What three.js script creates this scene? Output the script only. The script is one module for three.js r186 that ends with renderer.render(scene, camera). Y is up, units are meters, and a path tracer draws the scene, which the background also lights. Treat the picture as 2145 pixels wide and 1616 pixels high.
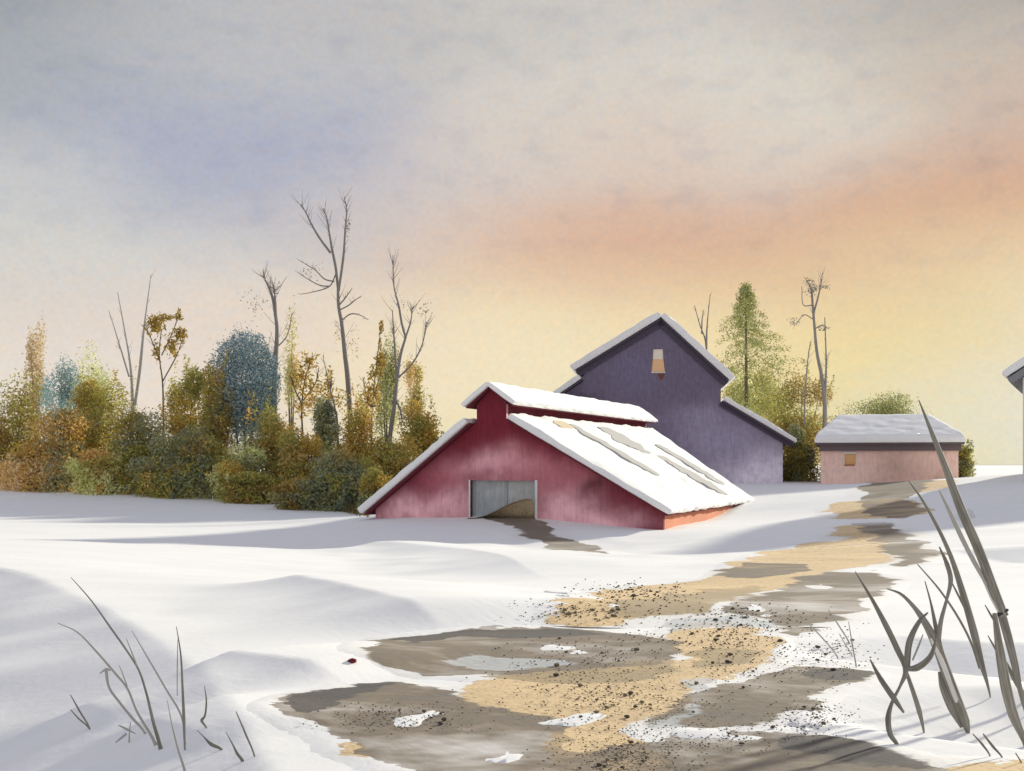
import * as THREE from 'three';
import { ImprovedNoise } from 'three/addons/math/ImprovedNoise.js';
import { mergeGeometries, mergeVertices } from 'three/addons/utils/BufferGeometryUtils.js';

// ---------------------------------------------------------------- camera, sky, sun, exposure
const F = 2643, CX = 1072.5, HY = 975, EYE = 2.3;           // lens in units of the photograph's pixels, eye height in metres
const scene = new THREE.Scene();
const camera = new THREE.PerspectiveCamera(2 * Math.atan(808 / F) * 180 / Math.PI, 2145 / 1616, 0.1, 6000);
camera.position.set(0, EYE, 0);
camera.lookAt(0, EYE, -100);
camera.setViewOffset(2145, 1616, 0, 808 - HY, 2145, 1616);
const renderer = new THREE.WebGLRenderer({ antialias: true });
renderer.toneMapping = THREE.LinearToneMapping;
renderer.toneMappingExposure = 1.06;
renderer.shadowMap.enabled = true;
renderer.shadowMap.type = THREE.PCFSoftShadowMap;

const SUN_EL = 16.5 * Math.PI / 180, SUN_AZ = 44 * Math.PI / 180;  // to the right, a little behind the farm
const sunDir = new THREE.Vector3(Math.cos(SUN_EL) * Math.sin(SUN_AZ), Math.sin(SUN_EL), -Math.cos(SUN_EL) * Math.cos(SUN_AZ));
const sun = new THREE.DirectionalLight(new THREE.Color(1, 0.95, 0.79), 5);
sun.position.copy(sunDir).multiplyScalar(200);
sun.position.z -= 40; sun.target.position.set(0, 0, -40); scene.add(sun.target);
sun.castShadow = true; sun.shadow.radius = 4; sun.shadow.mapSize.set(4096, 4096);
Object.assign(sun.shadow.camera, { left: -70, right: 70, top: 60, bottom: -60, near: 10, far: 500 });
scene.add(sun);

const perlin = new ImprovedNoise();
const noise = (x, y, z = 0) => perlin.noise(x + 31.7, y + 17.3, z + 5.1);
function fbm(x, y, z = 0, n = 4) { let s = 0, a = 0.5; for (let i = 0; i < n; i++) { s += a * noise(x, y, z + i * 7.7); x *= 2.03; y *= 2.03; z *= 2.03; a *= 0.5; } return s; }
let seedState = 20240117;
function rnd() { seedState = (seedState + 0x6d2b79f5) | 0; let t = Math.imul(seedState ^ (seedState >>> 15), 1 | seedState); t = (t + Math.imul(t ^ (t >>> 7), 61 | t)) ^ t; return ((t ^ (t >>> 14)) >>> 0) / 4294967296; }
const rr = (a, b) => a + (b - a) * rnd();
const lerp = (a, b, t) => a + (b - a) * t, clamp = (x, a = 0, b = 1) => Math.min(b, Math.max(a, x));
const smooth = (a, b, x) => { const t = clamp((x - a) / (b - a)); return t * t * (3 - 2 * t); };
const lin = (c) => { c /= 255; return c <= 0.04045 ? c / 12.92 : ((c + 0.055) / 1.055) ** 2.4; };

{ // winter sunset sky: azimuth (degrees right of the view), elevation, colour
  const K = [
    [-23, 20, 148, 153, 158], [-23, 16, 172, 176, 182], [-17, 19, 182, 183, 186], [-12, 17, 191, 191, 194], [-20, 12, 201, 201, 201], [-15, 14, 168, 173, 192],
    [-12, 12.5, 172, 176, 194], [-9, 13.5, 178, 180, 195], [-8, 10.5, 197, 194, 197], [-4, 12, 206, 199, 197], [-21, 9, 212, 210, 203], [-14, 9, 211, 209, 205],
    [-20, 6, 222, 210, 200], [-13, 6, 228, 213, 202], [-8, 7, 230, 214, 194], [-22, 4, 232, 222, 210], [-17, 3, 232, 220, 208], [-8, 4, 238, 222, 192],
    [0, 20, 202, 198, 192], [-6, 20, 190, 188, 189], [8, 20, 205, 200, 194], [16, 20, 190, 185, 179], [23, 20.5, 162, 159, 156], [3, 16, 212, 207, 199], [11, 17, 216, 212, 202],
    [20, 17, 198, 187, 175], [0, 13.5, 214, 204, 195], [6, 14.3, 220, 200, 186], [13, 14.3, 220, 212, 200], [22, 14.6, 206, 186, 172], [27, 22, 160, 158, 156], [-27, 21, 138, 145, 150], [-27, 16, 160, 165, 173], [-3, 10, 222, 200, 182], [2, 9.5, 218, 180, 156],
    [7, 9.8, 215, 173, 147], [12, 10, 215, 173, 146], [18, 11, 212, 171, 144], [23, 11.8, 211, 169, 142], [10, 12.4, 214, 198, 186], [16, 8.8, 226, 198, 164], [22, 9.5, 232, 206, 168],
    [0, 7, 239, 219, 180], [6, 7.1, 236, 214, 174], [12, 7.1, 236, 213, 168], [18, 7, 232, 210, 158], [23, 7, 235, 225, 198], [-3, 5, 240, 226, 192], [2, 5, 242, 229, 196],
    [8, 5, 241, 222, 176], [13, 5, 240, 220, 164], [18, 4, 234, 216, 160], [21, 3, 231, 225, 206], [23, 3, 233, 229, 221], [18, 1.5, 226, 218, 172], [10, 1, 230, 214, 160], [0, 1, 236, 222, 184], [-12, 1, 228, 216, 196], [-22, 1, 228, 218, 206],
    [30, 1, 228, 220, 204], [32, 8, 224, 206, 172], [30, 14, 206, 178, 158], [34, 21, 182, 174, 168], [48, 4, 228, 216, 196], [50, 14, 214, 198, 178], [65, 8, 226, 212, 192], [70, 22, 206, 200, 192],
    [-32, 3, 220, 210, 204], [-34, 12, 184, 186, 194], [-36, 20, 164, 168, 178], [-55, 6, 206, 202, 200], [-55, 18, 178, 180, 188],
  ];
  for (let az = -165; az <= 165; az += 30) { if (Math.abs(az) > 80) { K.push([az, 4, 212, 209, 209], [az, 18, 203, 202, 209]); } K.push([az, 38, 178, 181, 195], [az, 62, 172, 176, 193]); }
  const P = K.map((k) => [k[0], k[1], lin(k[2]), lin(k[3]), lin(k[4])]);
  const W = 4096, H = 2048, CW = 1024, CH = 512, coarse = new Float32Array(CW * CH * 3);
  for (let j = 0; j < CH; j++) {
    const el0 = ((j + 0.5) / CH - 0.5) * 180;
    for (let i = 0; i < CW; i++) {
      let az0 = ((i + 0.5) / CW - 0.5) * 360 + 90;             // column angle is atan2(z, x); azimuth counts from -z
      if (az0 > 180) az0 -= 360;
      const o = (j * CW + i) * 3;
      if (el0 < -1) { coarse[o] = 0.56; coarse[o + 1] = 0.54; coarse[o + 2] = 0.53; continue; }
      const seam = smooth(180, 150, Math.abs(az0));
      const az = az0 + 4 * fbm(az0 * 0.07, el0 * 0.2, 3) * seam, el = Math.max(0, el0) + 1.1 * fbm(az0 * 0.07, el0 * 0.2, 9) * seam;
      let s = 0, r = 0, g = 0, b = 0;
      const wide = 1 + clamp((Math.max(Math.abs(az) - 24, el - 22)) / 12, 0, 4), ia = 1 / (2 * (3.4 * wide) ** 2), ie = 1 / (2 * (1.45 * wide) ** 2);
      for (const p of P) {
        let da = Math.abs(az - p[0]); if (da > 180) da = 360 - da;
        da *= Math.cos(Math.max(0, el) * Math.PI / 180);
        const w = Math.exp(-da * da * ia - (el - p[1]) ** 2 * ie) + 1e-5 / (1 + da * da + (el - p[1]) ** 2);
        s += w; r += w * p[2]; g += w * p[3]; b += w * p[4];
      }
      coarse[o] = r / s; coarse[o + 1] = g / s; coarse[o + 2] = b / s;
    }
  }
  const data = new Float32Array(W * H * 4);
  for (let j = 0; j < H; j++) for (let i = 0; i < W; i++) {
    const o = (j * W + i) * 4, fx = (i + 0.5) / 4 - 0.5, fy = clamp((j + 0.5) / 4 - 0.5, 0, CH - 1), x0 = Math.floor(fx), y0 = Math.min(CH - 2, Math.floor(fy)), tx = fx - x0, ty = fy - y0;
    const xa = (x0 + CW) % CW, xb = (x0 + 1) % CW;
    const el = ((j + 0.5) / H - 0.5) * 180;
    let k = 1, blue = 0, tint = 0;
    if (el > -1 && el < 40) {                                   // cloud grain
      const n1 = fbm(i * 0.11, j * 0.16, 1, 3), n2 = fbm(i * 0.5, j * 0.6, 2, 2);
      k = 1 + 0.018 * n1 + 0.13 * n2; tint = 0.09 * fbm(i * 0.2, j * 0.24, 14, 3); blue = Math.max(0, fbm(i * 0.05, j * 0.09, 5, 3)) * smooth(4, 12, el);
    }
    for (let c = 0; c < 3; c++) {
      const v = lerp(lerp(coarse[(y0 * CW + xa) * 3 + c], coarse[(y0 * CW + xb) * 3 + c], tx), lerp(coarse[((y0 + 1) * CW + xa) * 3 + c], coarse[((y0 + 1) * CW + xb) * 3 + c], tx), ty);
      data[o + c] = 0.955 * v * k * (1 + tint * (c - 1)) * (1 - blue * [0.24, 0.2, 0.09][c]);
    }
    data[o + 3] = 1;
  }
  const t = new THREE.DataTexture(data, W, H, THREE.RGBAFormat, THREE.FloatType);
  t.mapping = THREE.EquirectangularReflectionMapping; t.magFilter = t.minFilter = THREE.LinearFilter; t.needsUpdate = true;
  scene.background = t; scene.environment = t;
}

// ---------------------------------------------------------------- helpers
const V = (x, y, z) => new THREE.Vector3(x, y, z);
const at = (px, py, d) => V((px - CX) / F * d, EYE - (py - HY) / F * d, -d);    // the point d metres ahead that the photograph shows there
const used = {};
const numbered = (n) => { const k = used[n] = (used[n] ?? -1) + 1; return k ? n + '_' + String(k).padStart(3, '0') : n; };
function tag(o, label, category, group, kind) { o.userData = { label, category }; if (group) o.userData.group = group; if (kind) o.userData.kind = kind; return o; }
function thing(name, label, category, pos, turn = 0, group) { const o = new THREE.Group(); o.name = numbered(name); o.position.copy(pos); o.rotation.y = turn; scene.add(o); return tag(o, label, category, group); }
function part(name, geometry, material, parent) { const m = new THREE.Mesh(geometry, material); m.name = name; m.castShadow = m.receiveShadow = true; parent.add(m); return m; }
function struct(name, geometry, material, label) { const m = part(numbered(name), geometry, material, scene); m.userData = { kind: 'structure', label, category: name.replace(/_/g, ' ') }; return m; }
const std = (color, o = {}) => new THREE.MeshStandardMaterial({ color: new THREE.Color().setRGB(...color), roughness: 0.95, side: THREE.DoubleSide, ...o });
function tex(w, h, f, srgb = false, repeat) {                    // a texture in linear colour from f(u, v) -> [r, g, b]
  const a = new Uint8Array(w * h * 4);
  for (let j = 0; j < h; j++) for (let i = 0; i < w; i++) {
    const c = f((i + 0.5) / w, (j + 0.5) / h), o = (j * w + i) * 4;
    for (let k = 0; k < 3; k++) { const v = clamp(c[k]); a[o + k] = 255 * (srgb ? (v <= 0.0031308 ? v * 12.92 : 1.055 * v ** (1 / 2.4) - 0.055) : v) + rnd(); }
    a[o + 3] = 255;
  }
  const t = new THREE.DataTexture(a, w, h); t.magFilter = t.minFilter = THREE.LinearFilter; t.wrapS = t.wrapT = THREE.RepeatWrapping;
  if (srgb) t.colorSpace = THREE.SRGBColorSpace;
  if (repeat) t.repeat.set(...repeat);
  t.needsUpdate = true; return t;
}
// noise that repeats over the unit square
const tile = (u, v, n, seed = 0, oct = 4) => { let s = 0, a = 0.5, k = n; for (let i = 0; i < oct; i++) { const A = 2 * Math.PI, r = k / A; s += a * perlin.noise(Math.cos(u * A) * r + seed + i * 3, Math.sin(u * A) * r + Math.cos(v * A) * r + 9.2, Math.sin(v * A) * r + seed * 2); k *= 2; a *= 0.5; } return s; };
const buf = (pos, idx, col, uv) => {
  const g = new THREE.BufferGeometry();
  g.setAttribute('position', new THREE.Float32BufferAttribute(pos, 3));
  if (uv) g.setAttribute('uv', new THREE.Float32BufferAttribute(uv, 2));
  if (col) g.setAttribute('color', new THREE.Float32BufferAttribute(col, 3));
  if (idx) g.setIndex(idx);
  g.computeVertexNormals(); return g;
};
// a tapering, slightly flattened stem through points
function stem(points, radii, sides = 6, flat = 1, steps = 0) {
  const curve = new THREE.CatmullRomCurve3(points, false, 'centripetal'), n = steps || Math.max(4, points.length * 4), pos = [], idx = [], uv = [], long = curve.getLength();
  let side = V(1, 0, 0.13).normalize();
  for (let i = 0; i <= n; i++) {
    const t = i / n, p = curve.getPoint(t), d = curve.getTangent(t), q = t * (radii.length - 1), k = Math.min(radii.length - 2, Math.floor(q)), r = lerp(radii[k], radii[k + 1], q - k);
    side.addScaledVector(d, -side.dot(d)).normalize();
    const up = d.clone().cross(side);
    for (let s = 0; s < sides; s++) { const a = s / sides * 2 * Math.PI; pos.push(p.x + r * (Math.cos(a) * side.x + flat * Math.sin(a) * up.x), p.y + r * (Math.cos(a) * side.y + flat * Math.sin(a) * up.y), p.z + r * (Math.cos(a) * side.z + flat * Math.sin(a) * up.z)); uv.push(s / sides, t * long); }
  }
  for (let i = 0; i < n; i++) for (let s = 0; s < sides; s++) { const a = i * sides + s, b = i * sides + (s + 1) % sides; idx.push(a, b, a + sides, b, b + sides, a + sides); }
  for (const [row, flip] of [[0, 1], [n, 0]]) for (let s = 1; s < sides - 1; s++) { const a = row * sides; flip ? idx.push(a, a + s + 1, a + s) : idx.push(a, a + s, a + s + 1); }
  return buf(pos, idx, null, uv);
}

// ---------------------------------------------------------------- the ground
// known spots of the ground: pixel and distance, then thin-plate interpolation
const SPOTS = [];
for (const [y, d] of [[1616, 6.5], [1480, 8.2], [1350, 11.5]]) for (const x of [400, 1072, 1700]) SPOTS.push(at(x, y, d));
for (const s of [[1700, 1250, 17.5], [1700, 1180, 26], [1700, 1130, 37], [400, 1255, 17.5], [400, 1195, 25], [400, 1150, 35], [400, 1112, 47], [400, 1078, 59], [1060, 1255, 18], [1060, 1208, 27], [1060, 1178, 36], [1060, 1156, 42.5], [1060, 1120, 46.7], [850, 1150, 43.5], [830, 1112, 48.5], [1250, 1160, 41], [660, 1105, 52]]) SPOTS.push(at(...s));
for (const s of [[100, 1500, 8], [100, 1300, 14], [60, 1180, 23], [60, 1130, 37], [60, 1098, 49], [60, 1074, 60], [60, 1042, 66], [0, 1006, 72], [250, 1013, 72], [470, 1030, 70], [620, 1055, 66], [770, 1080, 60], [785, 1082, 52.4], [985, 1082, 50.9], [1122, 1082, 49.9], [1260, 1096, 49],
  [1390, 1112, 48], [1480, 1100, 52], [1575, 1085, 56], [1700, 1090, 48], [1750, 1050, 59], [1640, 1012, 80], [1720, 1016, 75], [1990, 1010, 75], [2130, 1055, 50], [2145, 992, 66], [2145, 1180, 24], [2120, 1480, 8.2], [1400, 1012, 80], [-300, 1005, 75], [2500, 995, 70], [2600, 1200, 20], [-400, 1200, 20]]) SPOTS.push(at(...s));
for (const [x, y, z] of [[0, 0.75, 2], [-12, 0.8, 5], [12, 0.8, 5], [0, 0.8, 30], [-60, 1, 20], [60, 1, 20], [-60, 1.9, -110], [0, 1.75, -115], [60, 1.75, -110], [-90, 1.6, -60], [90, 1.4, -60], [0, 1.9, -170], [-120, 1.9, -150], [120, 1.9, -150]]) SPOTS.push(V(x, y, z));
const U2 = (r2) => r2 > 1e-9 ? 0.5 * r2 * Math.log(r2) : 0;
const TPS = (() => {
  const n = SPOTS.length, m = n + 3, A = [];
  for (let i = 0; i < m; i++) A.push(new Float64Array(m + 1));
  for (let i = 0; i < n; i++) {
    for (let j = 0; j < n; j++) A[i][j] = U2(((SPOTS[i].x - SPOTS[j].x) ** 2 + (SPOTS[i].z - SPOTS[j].z) ** 2) / 400) + (i === j ? 0.02 : 0);
    A[i][n] = A[n][i] = 1; A[i][n + 1] = A[n + 1][i] = SPOTS[i].x / 20; A[i][n + 2] = A[n + 2][i] = SPOTS[i].z / 20; A[i][m] = SPOTS[i].y;
  }
  for (let c = 0; c < m; c++) {
    let p = c; for (let r = c + 1; r < m; r++) if (Math.abs(A[r][c]) > Math.abs(A[p][c])) p = r;
    [A[c], A[p]] = [A[p], A[c]];
    for (let r = 0; r < m; r++) if (r !== c) { const f = A[r][c] / A[c][c]; if (f) for (let k = c; k <= m; k++) A[r][k] -= f * A[c][k]; }
  }
  return A.map((row, i) => row[m] / row[i]);
})();
function ground0(x, z) {
  const n = SPOTS.length, cx = clamp(x, -110, 110), cz = clamp(z, -165, 30);
  let y = TPS[n] + TPS[n + 1] * cx / 20 + TPS[n + 2] * cz / 20;
  for (let i = 0; i < n; i++) y += TPS[i] * U2(((cx - SPOTS[i].x) ** 2 + (cz - SPOTS[i].z) ** 2) / 400);
  return lerp(y, 1.85, smooth(95, 170, Math.hypot(x, z)));
}
function hit(px, py, f) {                                          // where the sight line meets the ground
  for (let d = 3.5, last = 3.5; d < 400; last = d, d *= 1.01) { const p = at(px, py, d); if (f(p.x, p.z) >= p.y) { let a = last, b = d; for (let i = 0; i < 14; i++) { const m = (a + b) / 2, q = at(px, py, m); f(q.x, q.z) >= q.y ? b = m : a = m; } const q = at(px, py, b); q.y = f(q.x, q.z); return q; } }
  return at(px, py, 300);
}
// wind drifts: crest line, height, length of the steep side, length of the gentle side
const DRIFTS = [
  [[[-330, 1160], [-60, 1180], [60, 1202], [130, 1234], [215, 1270], [330, 1340], [420, 1410], [480, 1480], [540, 1570], [620, 1700], [760, 2000]], 1.3, 6.5, 5, 1],
  [[[540, 1222], [700, 1264], [830, 1308], [960, 1334]], 0.3, 2.3, 4],
  [[[430, 1396], [560, 1412], [740, 1436]], 0.15, 0.9, 2],
  [[[1880, 1180], [2000, 1154], [2145, 1146], [2400, 1140]], 0.95, 6, 6, 1],
  [[[1560, 1366], [1660, 1350], [1750, 1342], [1900, 1334], [2060, 1346], [2300, 1352], [2600, 1360]], 0.4, 2.3, 3, 1],
  [[[1640, 1510], [1720, 1480], [1800, 1464], [2000, 1442], [2250, 1436], [2600, 1430]], 0.42, 2.2, 1.5, 1],
  [[[1880, 1042], [2000, 1030], [2160, 1022], [2400, 1020]], 1.1, 8, 9, 1],
  [[[700, 1150], [830, 1162], [960, 1176], [1060, 1200], [1200, 1238]], 0.4, 4, 5],
  [[[140, 1435], [180, 1442], [240, 1475]], 0.05, 0.35, 0.8],
  [[[280, 1478], [360, 1512], [450, 1560]], 0.07, 0.5, 1],
].map(([pts, h, lee, wind, drop]) => ({ drop, pts: pts.map(([x, y]) => { const p = hit(x, y, ground0); return [p.x, p.z]; }), h, lee, wind }));
function driftAt(x, z) {
  let y = 0;
  for (const D of DRIFTS) {
    let best = 1e9, side = 1, along = 0, n = D.pts.length - 1;
    for (let i = 0; i < n; i++) {
      const [ax, az] = D.pts[i], [bx, bz] = D.pts[i + 1], ux = bx - ax, uz = bz - az, L2 = ux * ux + uz * uz, t = clamp(((x - ax) * ux + (z - az) * uz) / L2), dx = x - ax - t * ux, dz = z - az - t * uz, d = Math.hypot(dx, dz);
      if (d < best) { best = d; side = Math.sign(ux * dz - uz * dx); along = (i + t) / n; }
    }
    best *= 1 + 0.35 * noise(x * 0.5, z * 0.5, 4);
    const ends = smooth(0, 0.22, along) * smooth(1, 0.72, along), s = best / (side > 0 ? D.lee : D.wind);
    if (D.drop) { if (side > 0) y -= D.h * smooth(0, 0.18, along) * smooth(1, 0.88, along) * (1 - Math.max(0, 1 - s) ** 1.2) * (s > 1 ? Math.exp(-((s - 1) ** 2)) : 1); continue; }
    if (s < 3) y += D.h * ends * (side > 0 ? Math.max(0, 1 - s) ** 2 : Math.exp(-s * s * 1.3));
  }
  return y;
}
function ground(x, z) {
  const d = Math.hypot(x, z), flat = smooth(90, 130, d);
  return ground0(x, z) + (1 - flat) * (driftAt(x, z) + 0.09 * fbm(x * 0.1, z * 0.2, 2, 3) * smooth(4, 25, d) + 0.02 * fbm(x * 0.45 + z * 0.2, z * 0.7, 6, 2));
}
const plant = (px, py) => hit(px, py, ground);

const snowColor = tex(512, 512, (u, v) => { const n = tile(u, v, 5, 1), m = tile(u, v, 26, 8, 3); return [0.9 + 0.05 * n + 0.03 * m, 0.893 + 0.04 * n + 0.03 * m, 0.87 + 0.02 * n + 0.03 * m]; }, true);
const snowBump = tex(512, 512, (u, v) => { const n = 0.5 + 0.55 * tile(u, v, 22, 3, 5) + 0.12 * (rnd() - 0.5); return [n, n, n]; });
const clone = (t, r, s = r) => { const c = t.clone(); c.repeat.set(r, s); c.needsUpdate = true; return c; };
const M = {};
M.snow = new THREE.MeshStandardMaterial({ roughness: 0.95, map: clone(snowColor, 1 / 3.7), bumpMap: clone(snowBump, 1 / 2.3), bumpScale: 0.0035, side: THREE.DoubleSide });
M.roofSnow = new THREE.MeshStandardMaterial({ roughness: 0.95, map: clone(snowColor, 1 / 5), bumpMap: clone(snowBump, 1 / 4), bumpScale: 0.014, side: THREE.DoubleSide });
{
  const axis = (s0, k, end) => { const a = [0]; for (let x = 0, s = s0; x < end;) { x += s; a.push(x); s = s0 + k * x; } return a; };
  const right = axis(0.055, 0.012, 2600), xs = [...right.slice(1).reverse().map((v) => -v), ...right], zs = [...axis(0.5, 0.3, 400).slice(1).reverse().map((v) => v - 5), ...axis(0.045, 0.0085, 3600).map((v) => -5 - v)];
  const nx = xs.length, nz = zs.length, pos = [], idx = [], uv = [];
  for (const z of zs) for (const x of xs) { pos.push(x, ground(x, z), z); uv.push(x, z); }
  for (let j = 0; j < nz - 1; j++) for (let i = 0; i < nx - 1; i++) { const a = j * nx + i; idx.push(a, a + 1, a + nx, a + 1, a + nx + 1, a + nx); }
  struct('snow_ground', buf(pos, idx, null, uv), M.snow, 'snow covered field with wind drifts around the farm buildings');
}

// ---------------------------------------------------------------- the muddy track
// an outline on the ground made ragged, filled and laid on the snow as a thin crust
function ragged(pts, rough, step) {
  const c = new THREE.CatmullRomCurve3(pts.map((p) => V(p[0], 0, p[1])), true, 'catmullrom', 0.4), L = c.getLength(), n = Math.min(260, Math.max(24, Math.round(L / step))), out = [];
  for (let i = 0; i < n; i++) { const p = c.getPointAt(i / n), q = c.getTangentAt(i / n), f = 1 / (step * 6), k = rough * (fbm(p.x * f, p.z * f, 12, 3) * 1.8 + 1.5 * fbm(p.x * f * 0.25, p.z * f * 0.4, 3, 2)); out.push([p.x + q.z * k, p.z - q.x * k]); }
  return out;
}
const mergeSame = (g) => { g.deleteAttribute('normal'); const m = mergeVertices(g, 1e-4); m.computeVertexNormals(); return m; };
function clipCell(poly, x0, x1, z0, z1) {
  let p = poly;
  for (const [ax, lim, keep] of [[0, x0, 1], [0, x1, -1], [1, z0, 1], [1, z1, -1]]) {
    const out = [];
    for (let i = 0; i < p.length; i++) {
      const a = p[i], b = p[(i + 1) % p.length], da = keep * (a[ax] - lim), db = keep * (b[ax] - lim);
      if (da >= 0) out.push(a);
      if (da >= 0 !== db >= 0) { const t = da / (da - db); out.push([a[0] + t * (b[0] - a[0]), a[1] + t * (b[1] - a[1])]); }
    }
    p = out; if (p.length < 3) return null;
  }
  return p;
}
function crust(pixels, rim, lift, rough = 0.06, f = ground) {
  const raw = pixels.map(([x, y]) => { const p = hit(x, y, f === ground ? ground0 : f); return [p.x, p.z]; });
  const d = raw.reduce((s, p) => s - p[1], 0) / raw.length, step = Math.max(0.03, d * 0.004), poly = ragged(raw, rough * d / 8, step);
  const xs = poly.map((p) => p[0]), zs = poly.map((p) => p[1]), x0 = Math.min(...xs), x1 = Math.max(...xs), z0 = Math.min(...zs), z1 = Math.max(...zs), cell = Math.max(0.07, d * 0.01);
  const pos = [], idx = [], uv = [];
  const inner = (x, z) => { let b = 1e9; for (let i = 0; i < poly.length; i++) { const [ax, az] = poly[i], [bx, bz] = poly[(i + 1) % poly.length], ux = bx - ax, uz = bz - az, t = clamp(((x - ax) * ux + (z - az) * uz) / (ux * ux + uz * uz + 1e-9)); b = Math.min(b, Math.hypot(x - ax - t * ux, z - az - t * uz)); } return lerp(rim, lift, smooth(0, cell * 2.2, b)); };
  const add = (x, z, l) => { pos.push(x, f(x, z) + l, z); uv.push(x, z); return pos.length / 3 - 1; };
  for (let x = x0; x < x1; x += cell) for (let z = z0; z < z1; z += cell * 1.5) {
    const c = clipCell(poly, x, x + cell, z, z + cell * 1.5); if (!c) continue;
    const v = c.map((p) => new THREE.Vector2(...p)), b = c.map((p) => add(p[0], p[1], inner(p[0], p[1])));
    for (const t of THREE.ShapeUtils.triangulateShape(v, [])) idx.push(b[t[0]], b[t[2]], b[t[1]]);
  }
  for (let i = 0; i < poly.length; i++) { const a = poly[i], b = poly[(i + 1) % poly.length], k = [add(...a, rim), add(...b, rim), add(...a, -0.04), add(...b, -0.04)]; idx.push(k[0], k[1], k[2], k[1], k[3], k[2]); }
  return mergeSame(buf(pos, idx, null, uv));
}
const mudTex = (a, b, c) => tex(512, 512, (u, v) => {
  const n = smooth(-0.25, 0.3, tile(u, v, 4, 2)), m = smooth(0.12, 0.2, tile(u, v, 30, 5, 3)), g = 1 + 0.35 * tile(u, v, 60, 7, 2);
  return [0, 1, 2].map((k) => lerp(lerp(a[k], b[k], n), c[k], 0.75 * m) * g);
}, true, [1 / 2.2, 1 / 2.2]);
const mudBump = tex(512, 512, (u, v) => { const n = 0.5 + 0.6 * tile(u, v, 14, 4, 5); return [n, n, n]; }, false, [1 / 1.3, 1 / 1.3]);
const mud = (a, b, c) => new THREE.MeshStandardMaterial({ roughness: 0.85, map: mudTex(a, b, c), bumpMap: mudBump, bumpScale: 0.02, side: THREE.DoubleSide });
M.olive = mud([0.6, 0.47, 0.28], [0.5, 0.4, 0.25], [0.36, 0.29, 0.2]);
const road = new THREE.Group(); road.name = 'muddy_track'; scene.add(road);
road.userData = { kind: 'structure', label: 'muddy farm track with tan and brown earth showing through melting snow', category: 'track' };
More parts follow.
